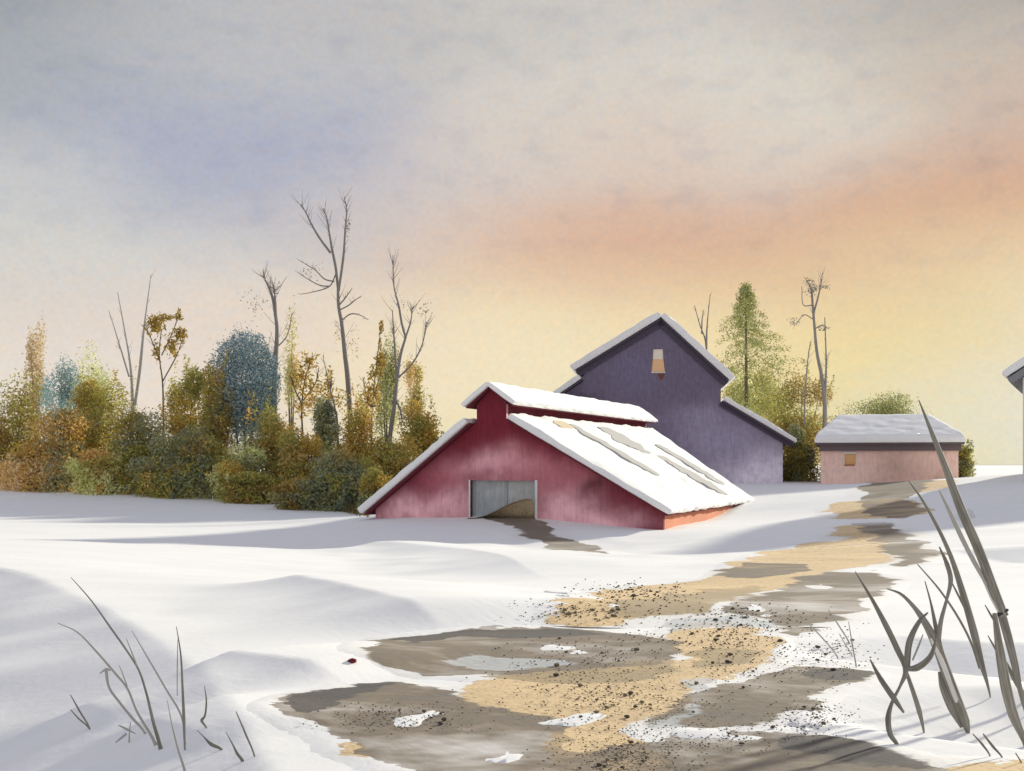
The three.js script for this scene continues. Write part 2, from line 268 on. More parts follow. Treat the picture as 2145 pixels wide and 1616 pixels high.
const PATCHES = [
  // tan earth
  ['earth_patch', 'sand', 0.012, [[930, 1480], [960, 1462], [1040, 1428], [1110, 1410], [1250, 1398], [1450, 1384], [1620, 1366], [1612, 1396], [1510, 1428], [1440, 1452], [1450, 1482], [1350, 1504], [1300, 1535], [1345, 1570], [1420, 1592], [1420, 1630], [1180, 1630], [1150, 1560], [1170, 1510], [1060, 1500]]],
  ['earth_patch', 'sand', 0.012, [[1105, 1296], [1150, 1283], [1200, 1264], [1290, 1236], [1400, 1226], [1500, 1214], [1530, 1186], [1600, 1158], [1700, 1138], [1800, 1132], [1868, 1146], [1872, 1172], [1830, 1186], [1740, 1198], [1650, 1232], [1560, 1246], [1470, 1262], [1380, 1286], [1300, 1312], [1160, 1314]]],
  ['earth_patch', 'sand', 0.012, [[1385, 1352], [1410, 1322], [1450, 1310], [1530, 1308], [1600, 1322], [1626, 1345], [1612, 1385], [1500, 1396], [1420, 1380]]],
  ['earth_patch', 'sand', 0.012, [[1732, 1070], [1760, 1052], [1850, 1048], [1940, 1050], [1948, 1078], [1880, 1086], [1760, 1088]]],
  ['earth_patch', 'sand', 0.012, [[1900, 1012], [1985, 1008], [1992, 1022], [1940, 1032], [1905, 1028]]],
  ['earth_patch', 'sand', 0.012, [[1742, 1108], [1790, 1098], [1850, 1118], [1872, 1140], [1800, 1140], [1760, 1128]]],
  ['earth_patch', 'sand', 0.012, [[1930, 1622], [2010, 1602], [2120, 1592], [2250, 1588], [2250, 1650], [1960, 1650]]],
  ['earth_patch', 'sand', 0.012, [[770, 1520], [790, 1500], [840, 1502], [850, 1524], [810, 1536]]],
  ['earth_patch', 'sand', 0.012, [[700, 1562], [740, 1560], [800, 1588], [790, 1596], [730, 1584]]],
  // brown wet earth
  ['mud_patch', 'brown', 0.018, [[562, 1482], [600, 1464], [700, 1445], [810, 1430], [900, 1442], [970, 1462], [1010, 1490], [1170, 1502], [1200, 1530], [1190, 1570], [1260, 1600], [1290, 1640], [860, 1640], [760, 1572], [660, 1532], [590, 1508]]],
  ['mud_patch', 'brown', 0.018, [[742, 1362], [790, 1338], [900, 1328], [1100, 1316], [1200, 1318], [1300, 1330], [1385, 1340], [1430, 1372], [1360, 1396], [1250, 1404], [1050, 1420], [900, 1422], [850, 1402], [780, 1384]]],
  ['mud_patch', 'olive', 0.018, [[1030, 1424], [1100, 1408], [1200, 1396], [1400, 1384], [1430, 1410], [1310, 1436], [1160, 1438]]],
  ['mud_patch', 'brown', 0.018, [[1440, 1460], [1560, 1432], [1680, 1398], [1780, 1402], [1828, 1412], [1800, 1432], [1730, 1450], [1690, 1482], [1640, 1502], [1560, 1530], [1480, 1536], [1350, 1520], [1360, 1500]]],
  ['mud_patch', 'dark', 0.024, [[1690, 1404], [1760, 1404], [1828, 1410], [1800, 1428], [1730, 1428], [1695, 1418]]],
  ['mud_patch', 'olive', 0.018, [[1270, 1262], [1380, 1246], [1500, 1236], [1600, 1228], [1560, 1262], [1480, 1286], [1380, 1300], [1290, 1290]]],
  ['mud_patch', 'brown', 0.02, [[1560, 1262], [1650, 1226], [1730, 1200], [1860, 1202], [1874, 1212], [1858, 1238], [1790, 1276], [1742, 1302], [1680, 1332], [1630, 1328], [1610, 1300], [1520, 1290]]],
  ['mud_patch', 'brown', 0.018, [[1500, 1208], [1530, 1190], [1610, 1180], [1690, 1186], [1680, 1200], [1600, 1214]]],
  ['mud_patch', 'olive', 0.02, [[1430, 1376], [1500, 1358], [1590, 1366], [1570, 1392], [1470, 1404]]],
  ['mud_patch', 'brown', 0.018, [[1798, 1024], [1840, 1004], [1900, 1000], [1942, 1010], [1930, 1050], [1936, 1078], [1880, 1088], [1815, 1080], [1808, 1050]]],
  ['mud_patch', 'brown', 0.018, [[1790, 1096], [1850, 1094], [1900, 1120], [1966, 1164], [1930, 1182], [1866, 1190], [1890, 1170], [1850, 1148], [1826, 1120]]],
  ['mud_patch', 'brown', 0.018, [[1080, 1640], [1200, 1590], [1300, 1562], [1420, 1546], [1640, 1538], [1800, 1556], [1890, 1584], [1980, 1626], [1990, 1650]]],
  ['mud_patch', 'dark', 0.026, [[1630, 1550], [1720, 1546], [1810, 1556], [1890, 1582], [1950, 1612], [1850, 1606], [1740, 1594], [1670, 1580]]],
  ['mud_patch', 'dark', 0.026, [[590, 1476], [660, 1452], [760, 1434], [830, 1436], [760, 1456], [690, 1482], [655, 1506], [618, 1494]]],
  ['mud_patch', 'dark', 0.024, [[800, 1340], [900, 1330], [1080, 1320], [1190, 1322], [1280, 1334], [1150, 1338], [960, 1340], [860, 1350]]],
  ['mud_patch', 'brown', 0.018, [[985, 1078], [1060, 1076], [1112, 1078], [1135, 1100], [1180, 1122], [1250, 1148], [1262, 1160], [1210, 1157], [1130, 1132], [1080, 1112], [1020, 1092]]],
  // slush and snow left lying on the track
  ['slush_patch', 'slush', 0.032, [[962, 1388], [1010, 1380], [1080, 1384], [1200, 1388], [1180, 1396], [1080, 1408], [1020, 1412]]],
  ['slush_patch', 'slush', 0.03, [[1440, 1300], [1540, 1294], [1620, 1306], [1640, 1322], [1560, 1312], [1470, 1318], [1390, 1330]]],
  ['slush_patch', 'slush', 0.03, [[1345, 1528], [1400, 1500], [1440, 1474], [1460, 1480], [1430, 1510], [1440, 1526], [1400, 1536]]],
  ['slush_patch', 'slush', 0.03, [[1440, 1428], [1475, 1416], [1505, 1430], [1480, 1452], [1450, 1452]]],
  ['snow_patch', 'snow', 0.045, [[806, 1510], [870, 1500], [952, 1494], [925, 1510], [870, 1532], [826, 1524]]],
  ['snow_patch', 'snow', 0.045, [[905, 1472], [975, 1460], [968, 1480], [930, 1484]]],
  ['snow_patch', 'snow', 0.045, [[985, 1600], [1035, 1576], [1080, 1568], [1108, 1588], [1102, 1606], [1050, 1610]]],
  ['snow_patch', 'snow', 0.045, [[1105, 1360], [1170, 1352], [1240, 1366], [1320, 1374], [1230, 1376], [1160, 1366]]],
  ['snow_patch', 'snow', 0.045, [[1685, 1228], [1720, 1220], [1758, 1234], [1715, 1242]]],
  ['snow_patch', 'snow', 0.04, [[1525, 1274], [1590, 1278], [1655, 1302], [1600, 1298], [1560, 1288]]],
  ['snow_patch', 'snow', 0.04, [[1480, 1428], [1555, 1410], [1530, 1430], [1480, 1440]]],
  ['snow_patch', 'snow', 0.04, [[1128, 1520], [1180, 1508], [1240, 1498], [1262, 1516], [1200, 1522]]],
  ['snow_patch', 'snow', 0.04, [[1325, 1532], [1400, 1524], [1490, 1526], [1550, 1542], [1604, 1552], [1450, 1550], [1380, 1546]]],
  ['snow_patch', 'snow', 0.04, [[1635, 1504], [1690, 1488], [1724, 1508], [1692, 1534], [1660, 1522]]],
  ['snow_patch', 'snow', 0.04, [[1160, 1272], [1200, 1268], [1300, 1296], [1340, 1310], [1280, 1306], [1210, 1290]]],
  ['snow_patch', 'snow', 0.04, [[1750, 1200], [1780, 1190], [1850, 1196], [1880, 1206], [1800, 1206]]],
];
// the earth itself: three lengths of the track, each with its stains worked out on the ground plan in metres
const TRACK_TONES = { sand: [[0.84, 0.62, 0.34], [0.68, 0.5, 0.28]], olive: [[0.47, 0.35, 0.18], [0.4, 0.31, 0.19]], brown: [[0.28, 0.21, 0.135], [0.195, 0.165, 0.13]], dark: [[0.12, 0.104, 0.088], [0.085, 0.077, 0.07]], slush: [[0.62, 0.62, 0.6], [0.5, 0.53, 0.53]] };
const onGround = PATCHES.filter((p) => p[1] !== 'snow').map(([, m, , px]) => [m, px.map(([x, y]) => { const p = plant(x, y); return [p.x, p.z]; })]);
// unevenness on the ground plan: coarser where the track runs far off, finer close by
const band = (x, z, r, seed) => { const L = Math.log2(r * 9 / Math.max(4, -z)), i = Math.floor(L), f = 2 ** i; return lerp(noise(x * f, z * f * 1.25, seed + i * 3.3), noise(x * f * 2, z * f * 2.5, seed + i * 3.3 + 3.3), L - i) * 1.25; };
function wander(x, z, seed) { let s = 0; for (const f of [0.2, 0.45, 1, 2.2, 5, 11, 23]) { const q = f * -z / 9; if (q > 0.6 && q < 26) s += 0.2 / f ** 0.85 / (q > 2 ? 1 : 1) * noise(x * f, z * f * 1.2, seed + f * 7) * smooth(0.6, 1.4, q) * smooth(26, 16, q) * (q > 1.4 ? 1.15 : 1); } return s; }
function blur(a, n, r) {
  for (const [step, line] of [[1, n], [n, 1]]) for (let j = 0; j < n; j++) {
    let sum = 0; const row = new Float32Array(n), o = j * line;
    for (let i = -r; i < n + r; i++) { if (i + r < n) sum += a[o + Math.min(n - 1, i + r) * step]; if (i - r - 1 >= 0) sum -= a[o + (i - r - 1) * step]; if (i >= 0 && i < n) row[i] = sum / (2 * r + 1); }
    for (let i = 0; i < n; i++) a[o + i * step] = row[i];
  }
  return a;
}
for (const [x0, x1, z0, z1, cell, size] of [[-4.4, 6.2, -13, -6.1, 0.09, 1792], [-4, 13, -33, -13, 0.22, 1536], [-4, 29, -80, -33, 0.55, 1280]]) {
  const n = 768, masks = {}, W = x1 - x0, D = z1 - z0, dm = -(z0 + z1) / 2;
  for (const m of [...Object.keys(TRACK_TONES), 'all']) {
    const cv = document.createElement('canvas'); cv.width = cv.height = n; const c = cv.getContext('2d');
    c.fillStyle = '#000'; c.fillRect(0, 0, n, n); c.fillStyle = '#fff';
    for (const [k, pts] of onGround) if (m === k || m === 'all') { c.beginPath(); pts.forEach(([x, z], i) => c[i ? 'lineTo' : 'moveTo']((x - x0) / W * n, (z - z0) / D * n)); c.closePath(); c.fill(); }
    const d = c.getImageData(0, 0, n, n).data, a = new Float32Array(n * n); for (let i = 0; i < n * n; i++) a[i] = d[i * 4] / 255;
    masks[m] = blur(blur(a, n, 4), n, 4);
    if (m === 'all') masks.halo = blur(blur(Float32Array.from(a), n, 16), n, 16);
  }
  const look = (a, x, z) => { const fx = clamp((x - x0) / W * n - 0.5, 0, n - 1.001), fz = clamp((z - z0) / D * n - 0.5, 0, n - 1.001), i = Math.floor(fx), j = Math.floor(fz), u = fx - i, v = fz - j, o = j * n + i; return (a[o] * (1 - u) + a[o + 1] * u) * (1 - v) + (a[o + n] * (1 - u) + a[o + n + 1] * u) * v; };
  const map = tex(size, size, (u, v) => {
    const x = x0 + u * W, z = z0 + v * D;
    if (look(masks.halo, x, z) < 0.003) return [0.9, 0.893, 0.87];
    const wx = x + wander(x, z, 1), wz = z + 1.15 * wander(x, z, 40);
    const grain = band(x, z, 15, 3), grain2 = band(x, z, 34, 23), soft = band(x, z, 0.9, 11), mid = band(x, z, 3, 5) * 0.6 + band(x, z, 6, 61) * 0.4;
    const c = [0.9, 0.893, 0.87], h = look(masks.halo, wx, wz), halo = clamp(h * 1.3) * clamp(0.36 + 0.9 * soft);
    for (let i = 0; i < 3; i++) c[i] = lerp(c[i], [0.66, 0.6, 0.5][i], halo * 0.7);
    for (const m of ['sand', 'olive', 'brown', 'dark', 'slush']) {
      const [a, b] = TRACK_TONES[m], w = clamp(0.13 + 0.4 * soft, 0.04, 0.42), q = look(masks[m], wx, wz) + (0.6 * grain + 0.4 * grain2) * (m === 'sand' ? 0.5 : 0.34) + 0.12 * mid;
      let f = smooth(0.5 - w, 0.5 + w, q); if (f <= 0) continue;
      f *= m === 'brown' || m === 'olive' ? clamp(0.95 + 0.5 * soft + 0.4 * mid, 0.4, 1) : m === 'slush' ? 0.8 : 1;
      const rim = 1 - 0.13 * (1 - smooth(0.5, 0.78, q)), t = clamp(0.5 + 0.7 * mid + 0.6 * soft), g = rim * (1 + 0.1 * grain + 0.12 * grain2 + 0.1 * mid);
      const fleck = m === 'sand' || m === 'olive' ? 0.62 * smooth(0.2, 0.36, grain2 + 0.25 * grain + 0.3 * mid) : m === 'brown' ? 0.3 * smooth(0.22, 0.4, grain2 + 0.3 * mid) : 0, fc = m === 'brown' ? [0.13, 0.105, 0.08] : [0.33, 0.25, 0.14];
      for (let i = 0; i < 3; i++) c[i] = lerp(c[i], lerp(lerp(a[i], b[i], t) * g, fc[i], fleck), f);
    }
    return c;
  }, true);
  map.wrapS = map.wrapT = THREE.ClampToEdgeWrapping;
  const pos = [], uv = [], idx = [], ids = new Map(), nx = Math.ceil(W / cell), nz = Math.ceil(D / (cell * 1.2));
  const vert = (i, j) => { const key = i * 4096 + j; if (!ids.has(key)) { const x = x0 + i / nx * W, z = z0 + j / nz * D, m = smooth(0.04, 0.5, look(masks.halo, x, z)); ids.set(key, pos.length / 3); pos.push(x, ground(x, z) - 0.012 + (0.016 + 0.0002 * dm) * smooth(0.0, 0.5, m) + m * (0.006 + 0.008 * fbm(x * 20 / dm, z * 14 / dm, 8, 3)), z); uv.push(i / nx, j / nz); } return ids.get(key); };
  for (let i = 0; i < nx; i++) for (let j = 0; j < nz; j++) {
    const m = Math.max(look(masks.halo, x0 + i / nx * W, z0 + j / nz * D), look(masks.halo, x0 + (i + 1) / nx * W, z0 + (j + 1) / nz * D));
    if (m > 0.02) { const a = vert(i, j), b = vert(i + 1, j), c = vert(i, j + 1), d = vert(i + 1, j + 1); idx.push(a, c, b, b, c, d); }
  }
  part('track_surface', buf(pos, idx, null, uv), new THREE.MeshStandardMaterial({ map, roughness: 0.9, bumpMap: clone(mudBump, W / 1.6, D / 1.6), bumpScale: 0.006, side: THREE.DoubleSide }), road);
}
for (const [name, m, , px] of PATCHES) if (m === 'snow') part(name, crust(px, 0.008, 0.032, 0.13), M.snow, road);

// stones on the track
function pebble(seed) {
  const g = mergeVertices(new THREE.IcosahedronGeometry(1, 1).deleteAttribute('uv').deleteAttribute('normal')), p = g.attributes.position;
  for (let i = 0; i < p.count; i++) { const v = V().fromBufferAttribute(p, i), k = 1 + 0.55 * noise(v.x * 1.3 + seed * 9, v.y * 1.3, v.z * 1.3); p.setXYZ(i, v.x * k, v.y * k * 0.6, v.z * k); }
  g.computeVertexNormals(); return g;
}
const PEB = [0, 1, 2, 3].map(pebble);
M.stone = std([0.1, 0.085, 0.064]); M.paleStone = std([0.2, 0.165, 0.115]);
const STONE_ZONES = [[1330, 1485, 110, 60, 1], [1200, 1470, 120, 40, 0.8], [1560, 1385, 70, 40, 0.8], [1240, 1285, 90, 16, 0.5], [1560, 1300, 90, 20, 0.6], [1720, 1375, 70, 40, 0.5], [1330, 1590, 110, 30, 0.7], [1500, 1550, 140, 20, 0.6], [1700, 1510, 60, 22, 0.7], [1240, 1380, 120, 30, 0.5], [1330, 1245, 80, 14, 0.4], [830, 1510, 100, 20, 0.3], [1330, 1455, 130, 40, 1], [1480, 1340, 90, 20, 1], [1310, 1600, 90, 30, 1]];
const gauss = () => (rnd() + rnd() + rnd() - 1.5) * 1.2;
for (let i = 0; i < 90; i++) {
  const z = STONE_ZONES[i % STONE_ZONES.length], p = plant(z[0] + gauss() * z[2], z[1] + gauss() * z[3]), d = -p.z, s = rr(5, 10) / F * d * 0.62;
  const o = part('stone', PEB[i % 4], i % 3 ? M.stone : M.paleStone, road); o.position.set(p.x, p.y + s * 0.15 + 0.02, p.z); o.rotation.y = rr(0, 6); o.scale.setScalar(s);
}
{
  const N = 4500, grit = new THREE.InstancedMesh(PEB[0], M.stone, N); grit.name = 'gravel'; grit.userData = { kind: 'stuff', label: 'fine dark grit scattered over the muddy track' };
  const m4 = new THREE.Matrix4(), q = new THREE.Quaternion();
  for (let i = 0; i < N; i++) {
    const z = STONE_ZONES[i % STONE_ZONES.length], p = plant(z[0] + gauss() * z[2] * 1.3, z[1] + gauss() * z[3] * 1.4), s = rr(0.8, 4.2) / F * -p.z * 0.55;
    m4.compose(V(p.x, p.y + 0.022, p.z), q.setFromAxisAngle(V(0, 1, 0), rr(0, 6)), V(s, s, s)); grit.setMatrixAt(i, m4);
  }
  grit.castShadow = true; road.add(grit);
}
{
  const p = plant(738, 1388), o = part('red_paint_drop', pebble(7), std([0.16, 0.012, 0.02]), scene); o.position.set(p.x, p.y + 0.012, p.z); o.scale.setScalar(0.034);  // a drop of red paint, built in the shape of a pebble
  tag(o, 'small dark red round paint drop lying alone on the snow left of the track', 'stone');
}

// ---------------------------------------------------------------- buildings
function slab(a, b, T, w0, wa, wb, r, wob, cells = 0.28) {       // a thick layer on the slope from a to b (profile points), from depth w0 to wa at a and wb at b
  const L = Math.hypot(b[0] - a[0], b[1] - a[1]), D = (wa + wb) / 2 - w0, nx = Math.ceil(L / cells) + 2, nz = Math.min(80, Math.ceil(D / cells) + 2);
  const g = mergeVertices(new THREE.BoxGeometry(1, 1, 1, nx, 6, nz).deleteAttribute('uv').deleteAttribute('normal')), p = g.attributes.position, uv = [];
  const dx = (b[0] - a[0]) / L, dy = (b[1] - a[1]) / L, nX = dx > 0 ? -dy : dy, nY = dx > 0 ? dx : -dx;
  // squeeze the outermost rows so that the rounding has room
  const edge = (t, n, size) => { const k = Math.abs(t) * 2; const e = k > 1 - 2.2 / n ? 1 : k; return Math.sign(t) * 0.5 * (k > 0.999 ? 1 : Math.min(e === 1 ? 1 - r * 0.5 / size : k, 1 - r * 0.5 / size)); };
  for (let i = 0; i < p.count; i++) {
    let x = edge(p.getX(i), nx, L) * L, y = p.getY(i) * T, z = edge(p.getZ(i), nz, D) * D;
    const ix = clamp(x, -L / 2 + r, L / 2 - r), iy = clamp(y, -T / 2 + Math.min(r, T / 2 - 0.001), T / 2 - Math.min(r, T / 2 - 0.001)), iz = clamp(z, -D / 2 + r, D / 2 - r), q = V(x - ix, y - iy, z - iz), ql = q.length();
    if (ql > 1e-5) { q.multiplyScalar(Math.min(1, Math.min(r, Math.max(Math.abs(q.x), Math.abs(q.y), Math.abs(q.z))) / ql)); x = ix + q.x; y = iy + q.y; z = iz + q.z; }
    const s = clamp(x / L + 0.5, -0.1, 1.1), t = z / D + 0.5, n = fbm(x * 0.9 + a[0] * 3, z * 0.9 + 4, y * 2, 3);
    if (y > -T * 0.3) y += wob * n * 1.6;
    const ez = (Math.abs(z) / (D / 2)) > 0.97 ? wob * 1.6 * fbm(x * 1.7, y * 2 + 6, a[1], 2) : 0, exx = Math.abs(x) / (L / 2) > 0.97 ? wob * 2.2 * fbm(z * 1.3, y * 2 + 2, a[0], 2) : 0;
    const w = lerp(w0, lerp(wa, wb, clamp(s)), t) - Math.sign(z) * -ez;
    p.setXYZ(i, lerp(a[0], b[0], s) + nX * (y + T / 2) + dx * exx, lerp(a[1], b[1], s) + nY * (y + T / 2) + dy * exx, -w); uv.push(x, z);
  }
  g.setAttribute('uv', new THREE.Float32BufferAttribute(uv, 2)); g.computeVertexNormals(); return g;
}
function board(a, b, h, z, thick, below = true) {                  // a straight board along a profile line, its top edge on the line
  const L = Math.hypot(b[0] - a[0], b[1] - a[1]), s = new THREE.Shape();
  const y0 = below ? -h : 0; s.moveTo(0, y0); s.lineTo(L, y0); s.lineTo(L, y0 + h); s.lineTo(0, y0 + h);
  const g = new THREE.ExtrudeGeometry(s, { depth: thick, bevelEnabled: true, bevelSize: 0.012, bevelThickness: 0.012, bevelSegments: 1 });
  if (b[0] < a[0]) { [a, b] = [b, a]; }
  return g.rotateZ(Math.atan2(b[1] - a[1], b[0] - a[0])).translate(a[0], a[1], z);
}
const box = (x0, x1, y0, y1, z0, z1) => new THREE.BoxGeometry(x1 - x0, y1 - y0, z1 - z0).translate((x0 + x1) / 2, (y0 + y1) / 2, (z0 + z1) / 2);
function wall(pts, holes, z, thick) {
  const s = new THREE.Shape(pts.map((p) => new THREE.Vector2(...p)));
  for (const h of holes) s.holes.push(new THREE.Path(h.map((p) => new THREE.Vector2(...p))));
  return new THREE.ExtrudeGeometry(s, { depth: thick, bevelEnabled: false }).translate(0, 0, z - thick);
}
// wall paint with wear, on both barn fronts painted shade too: soft spots on a base tone, over [u0, u1] x [v0, v1] metres
function paint(u0, v0, u1, v1, base, spots, grain, seed) {
  const t = tex(512, 384, (a, b) => {
    const u = lerp(u0, u1, a), v = lerp(v0, v1, b), c = base.slice(), wu = u + 0.9 * fbm(u * 0.5, v * 0.5, seed), wv = v + 0.9 * fbm(u * 0.5, v * 0.5, seed + 8);
    for (const [su, sv, ru, rv, col, k] of spots) { const d = ((wu - su) / ru) ** 2 + ((wv - sv) / rv) ** 2, w = k * Math.exp(-d) * clamp(1 + 0.7 * fbm(u * 2.4, v * 1.6, seed + 3)); for (let i = 0; i < 3; i++) c[i] = lerp(c[i], col[i], clamp(w)); }
    const g = 1 + grain * (fbm(u * 9, v * 1.1, seed + 5) + 1.1 * fbm(u * 3, v * 3, seed + 6) + 0.7 * (rnd() - 0.5));
    return c.map((x) => x * g);
  }, true, [1 / (u1 - u0), 1 / (v1 - v0)]);
  t.offset.set(-u0 / (u1 - u0), -v0 / (v1 - v0)); t.wrapS = t.wrapT = THREE.MirroredRepeatWrapping; return t;
}
const grainBump = tex(256, 256, (u, v) => { const b = (u * 8) % 1, n = 0.62 + 0.3 * tile(u, v, 20, 5, 3) - 0.3 * (b < 0.05 ? 1 : 0); return [n, n, n]; }, false, [1 / 2, 1 / 4]);
const painted = (map) => new THREE.MeshStandardMaterial({ map, roughness: 0.9, bumpMap: grainBump, bumpScale: 0.03, side: THREE.DoubleSide });
M.darkWood = std([0.05, 0.043, 0.05]); M.redDeck = std([0.16, 0.02, 0.032]); M.plumWood = std([0.085, 0.07, 0.1]); M.mauveWood = std([0.17, 0.13, 0.135]);

{ // ---- red barn: a low gabled barn with a raised monitor along its ridge
  const barn = thing('red_barn', 'low red barn with a grey doorway and snow covered roofs in mid field', 'barn', V(5.77, -0.15, -48), -21 * Math.PI / 180);
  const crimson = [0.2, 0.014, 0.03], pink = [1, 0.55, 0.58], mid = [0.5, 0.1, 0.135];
  const red = painted(paint(-12.6, -1, 0.4, 6, crimson, [[-10.6, 0.6, 1.9, 0.6, pink, 1], [-8.9, 0.7, 1.2, 0.9, pink, 0.8], [-6.6, 2.3, 2.2, 0.6, pink, 0.95], [-4.1, 0.8, 1.3, 1.0, pink, 1.2], [-2.4, 0.3, 1.7, 0.5, pink, 1.1], [-5, 2.2, 2.2, 0.9, mid, 0.6], [-9.2, 2.0, 1.2, 0.7, mid, 0.5], [-2.9, 1.6, 0.5, 0.5, [0.14, 0.03, 0.035], 0.9]], 0.2, 3));  // crimson under the roof edges, pink below: eave shade put into the paint
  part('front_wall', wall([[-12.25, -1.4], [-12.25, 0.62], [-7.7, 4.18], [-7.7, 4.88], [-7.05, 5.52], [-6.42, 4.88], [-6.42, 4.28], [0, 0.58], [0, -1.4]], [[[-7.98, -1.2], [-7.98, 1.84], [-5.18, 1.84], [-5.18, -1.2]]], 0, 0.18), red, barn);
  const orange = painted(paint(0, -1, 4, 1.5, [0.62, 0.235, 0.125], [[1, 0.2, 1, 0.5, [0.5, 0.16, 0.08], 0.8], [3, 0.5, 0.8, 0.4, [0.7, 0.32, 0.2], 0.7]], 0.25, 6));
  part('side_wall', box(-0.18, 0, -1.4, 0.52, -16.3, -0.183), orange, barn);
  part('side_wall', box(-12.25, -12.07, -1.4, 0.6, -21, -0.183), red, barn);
  const back = wall([[-12.06, -1.4], [-12.06, 0.7], [-7.06, 4.55], [-0.19, 0.6], [-0.19, -1.4]], [], 0, 0.18);
  { const p = back.attributes.position; for (let i = 0; i < p.count; i++) { const u = p.getX(i); p.setZ(i, p.getZ(i) - (u > -7 ? lerp(16.1, 21.2, -u / 7) : 21.2)); } back.computeVertexNormals(); }
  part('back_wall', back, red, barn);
  // monitor
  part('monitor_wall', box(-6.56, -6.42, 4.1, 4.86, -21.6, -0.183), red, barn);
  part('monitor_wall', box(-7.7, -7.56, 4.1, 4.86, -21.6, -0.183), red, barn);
  // roofs: board deck under snow
  const R = [[[-6.32, 4.24], [0.2, 0.52], 'roof'], [[-7.84, 4.1], [-12.6, 0.38], 'roof']];
  for (const [a, b] of R) {
    const right = b[0] > a[0], rf = part('roof', slab(a, b, 0.07, -0.34, right ? 21.5 : 21.5, right ? 16.6 : 21.5, 0.02, 0, 0.8), M.redDeck, barn), n = right ? [0.5, 0.864] : [-0.616, 0.788];
    part('roof_snow', slab([a[0] + n[0] * 0.075, a[1] + n[1] * 0.075], [b[0] + n[0] * 0.075 + (right ? 0.06 : -0.06), b[1] + n[1] * 0.075 - 0.04], right ? 0.3 : 0.32, -0.5, 21.6, right ? 16.7 : 21.6, 0.12, 0.08), M.roofSnow, rf);
  }
  for (const [a, b] of [[[-7.05, 5.52], [-6.06, 4.78]], [[-7.05, 5.52], [-8.02, 4.72]]]) {
    const right = b[0] > a[0], rf = part('monitor_roof', slab(a, b, 0.06, -0.32, 22, 22, 0.02, 0, 0.8), M.redDeck, barn), n = right ? [0.6, 0.8] : [-0.6, 0.8];
    part('roof_snow', slab([a[0] + n[0] * 0.06 + (right ? -0.12 : 0.12), a[1] + n[1] * 0.06 + 0.06], [b[0] + n[0] * 0.06 + (right ? 0.05 : -0.05), b[1] + n[1] * 0.06 - 0.03], 0.23, -0.5, 22.1, 22.1, 0.1, 0.06), M.roofSnow, rf);
  }
  // thawed grey streaks and straw coloured stains on the right hand slope
  const slopeL = Math.hypot(6.52, 3.72), sdir = [6.52 / slopeL, -3.72 / slopeL], sn = [0.5, 0.866];
  M.ice = std([0.53, 0.52, 0.5], { map: clone(snowColor, 0.5) }); M.straw = std([0.72, 0.6, 0.42], { map: clone(snowColor, 0.5) });
  const streak = (name, m, w, s0, s1, half, drift) => {
    const out = [], n = 54;
    for (let i = 0; i < n; i++) { const t = i / n * 2 * Math.PI, s = lerp(s0, s1, 0.5 - 0.5 * Math.cos(t)), k = Math.sin(t) >= 0 ? 1 : -1; out.push([s, w + drift * (s - s0) + k * half * Math.abs(Math.sin(t)) ** 0.5 * (1 + 1.1 * fbm(s * 1.1 + w, k * 3, 2) + 0.5 * noise(s * 4, k, w))]); }
    const g = new THREE.ExtrudeGeometry(new THREE.Shape(out.map((p) => new THREE.Vector2(...p))), { depth: 0.1, bevelEnabled: true, bevelSize: 0.03, bevelThickness: 0.02, bevelSegments: 2 }), p = g.attributes.position;
    for (let i = 0; i < p.count; i++) { const s = p.getX(i), ww = p.getY(i), y = p.getZ(i) + 0.3; p.setXYZ(i, -6.32 + sdir[0] * s + sn[0] * y, 4.24 + sdir[1] * s + sn[1] * y, -ww); }
    g.computeVertexNormals(); part(name, g, m, barn);
  };
  streak('ice_patch', M.ice, 5.4, 0.7, 5.2, 0.62, 0.02); streak('ice_patch', M.ice, 10.2, 0.7, 3.2, 1.3, 0); streak('ice_patch', M.ice, 11.6, 3.4, 7.1, 1.0, 0.05); streak('ice_patch', M.ice, 15.4, 2.2, 6.2, 0.9, -0.15);
  streak('straw_patch', M.straw, 4.1, 0.5, 1.1, 0.8, 0);
  // doorway: white jambs, recessed grey sliding door, earth blown in
  M.white = std([0.78, 0.76, 0.73]);
  const door = part('door', wall([[-8.1, -1.2], [-8.1, 2], [-5.1, 2], [-5.1, -1.2]], [], -0.3, 0.08), painted(paint(-8.2, -1, -5, 2.2, [0.5, 0.52, 0.51], [[-7.4, 0.8, 0.8, 0.8, [0.4, 0.44, 0.45], 0.9], [-5.7, 0.9, 0.6, 0.7, [0.6, 0.61, 0.58], 0.8]], 0.25, 9)), barn);
  for (const x of [-7.98, -6.6, -5.3]) part('rail', box(x, x + 0.12, -1.1, 1.95, -0.3, -0.255), std([0.4, 0.42, 0.42]), door);
  part('door_jamb', box(-5.2, -5.1, -1.2, 1.86, -0.16, 0.035), M.white, barn); part('door_jamb', box(-8.04, -7.98, -1.2, 1.86, -0.16, 0.03), M.white, barn);
  const mp = [], mi = [], muv = [];
  for (let i = 0; i <= 20; i++) for (let j = 0; j <= 8; j++) { const u = lerp(-7.95, -5.22, i / 20), w = lerp(-0.5, 0.3, j / 8); mp.push(u, 0.34 + 0.78 * smooth(0.1, 0.95, i / 20) * smooth(1, 0.2, j / 8) + 0.06 * fbm(u * 3, w * 3), -w); muv.push(u, w); }
  for (let i = 0; i < 20; i++) for (let j = 0; j < 8; j++) { const a = i * 9 + j; mi.push(a, a + 9, a + 1, a + 1, a + 9, a + 10); }
  part('earth_heap', buf(mp, mi, null, muv), M.olive, barn);
}

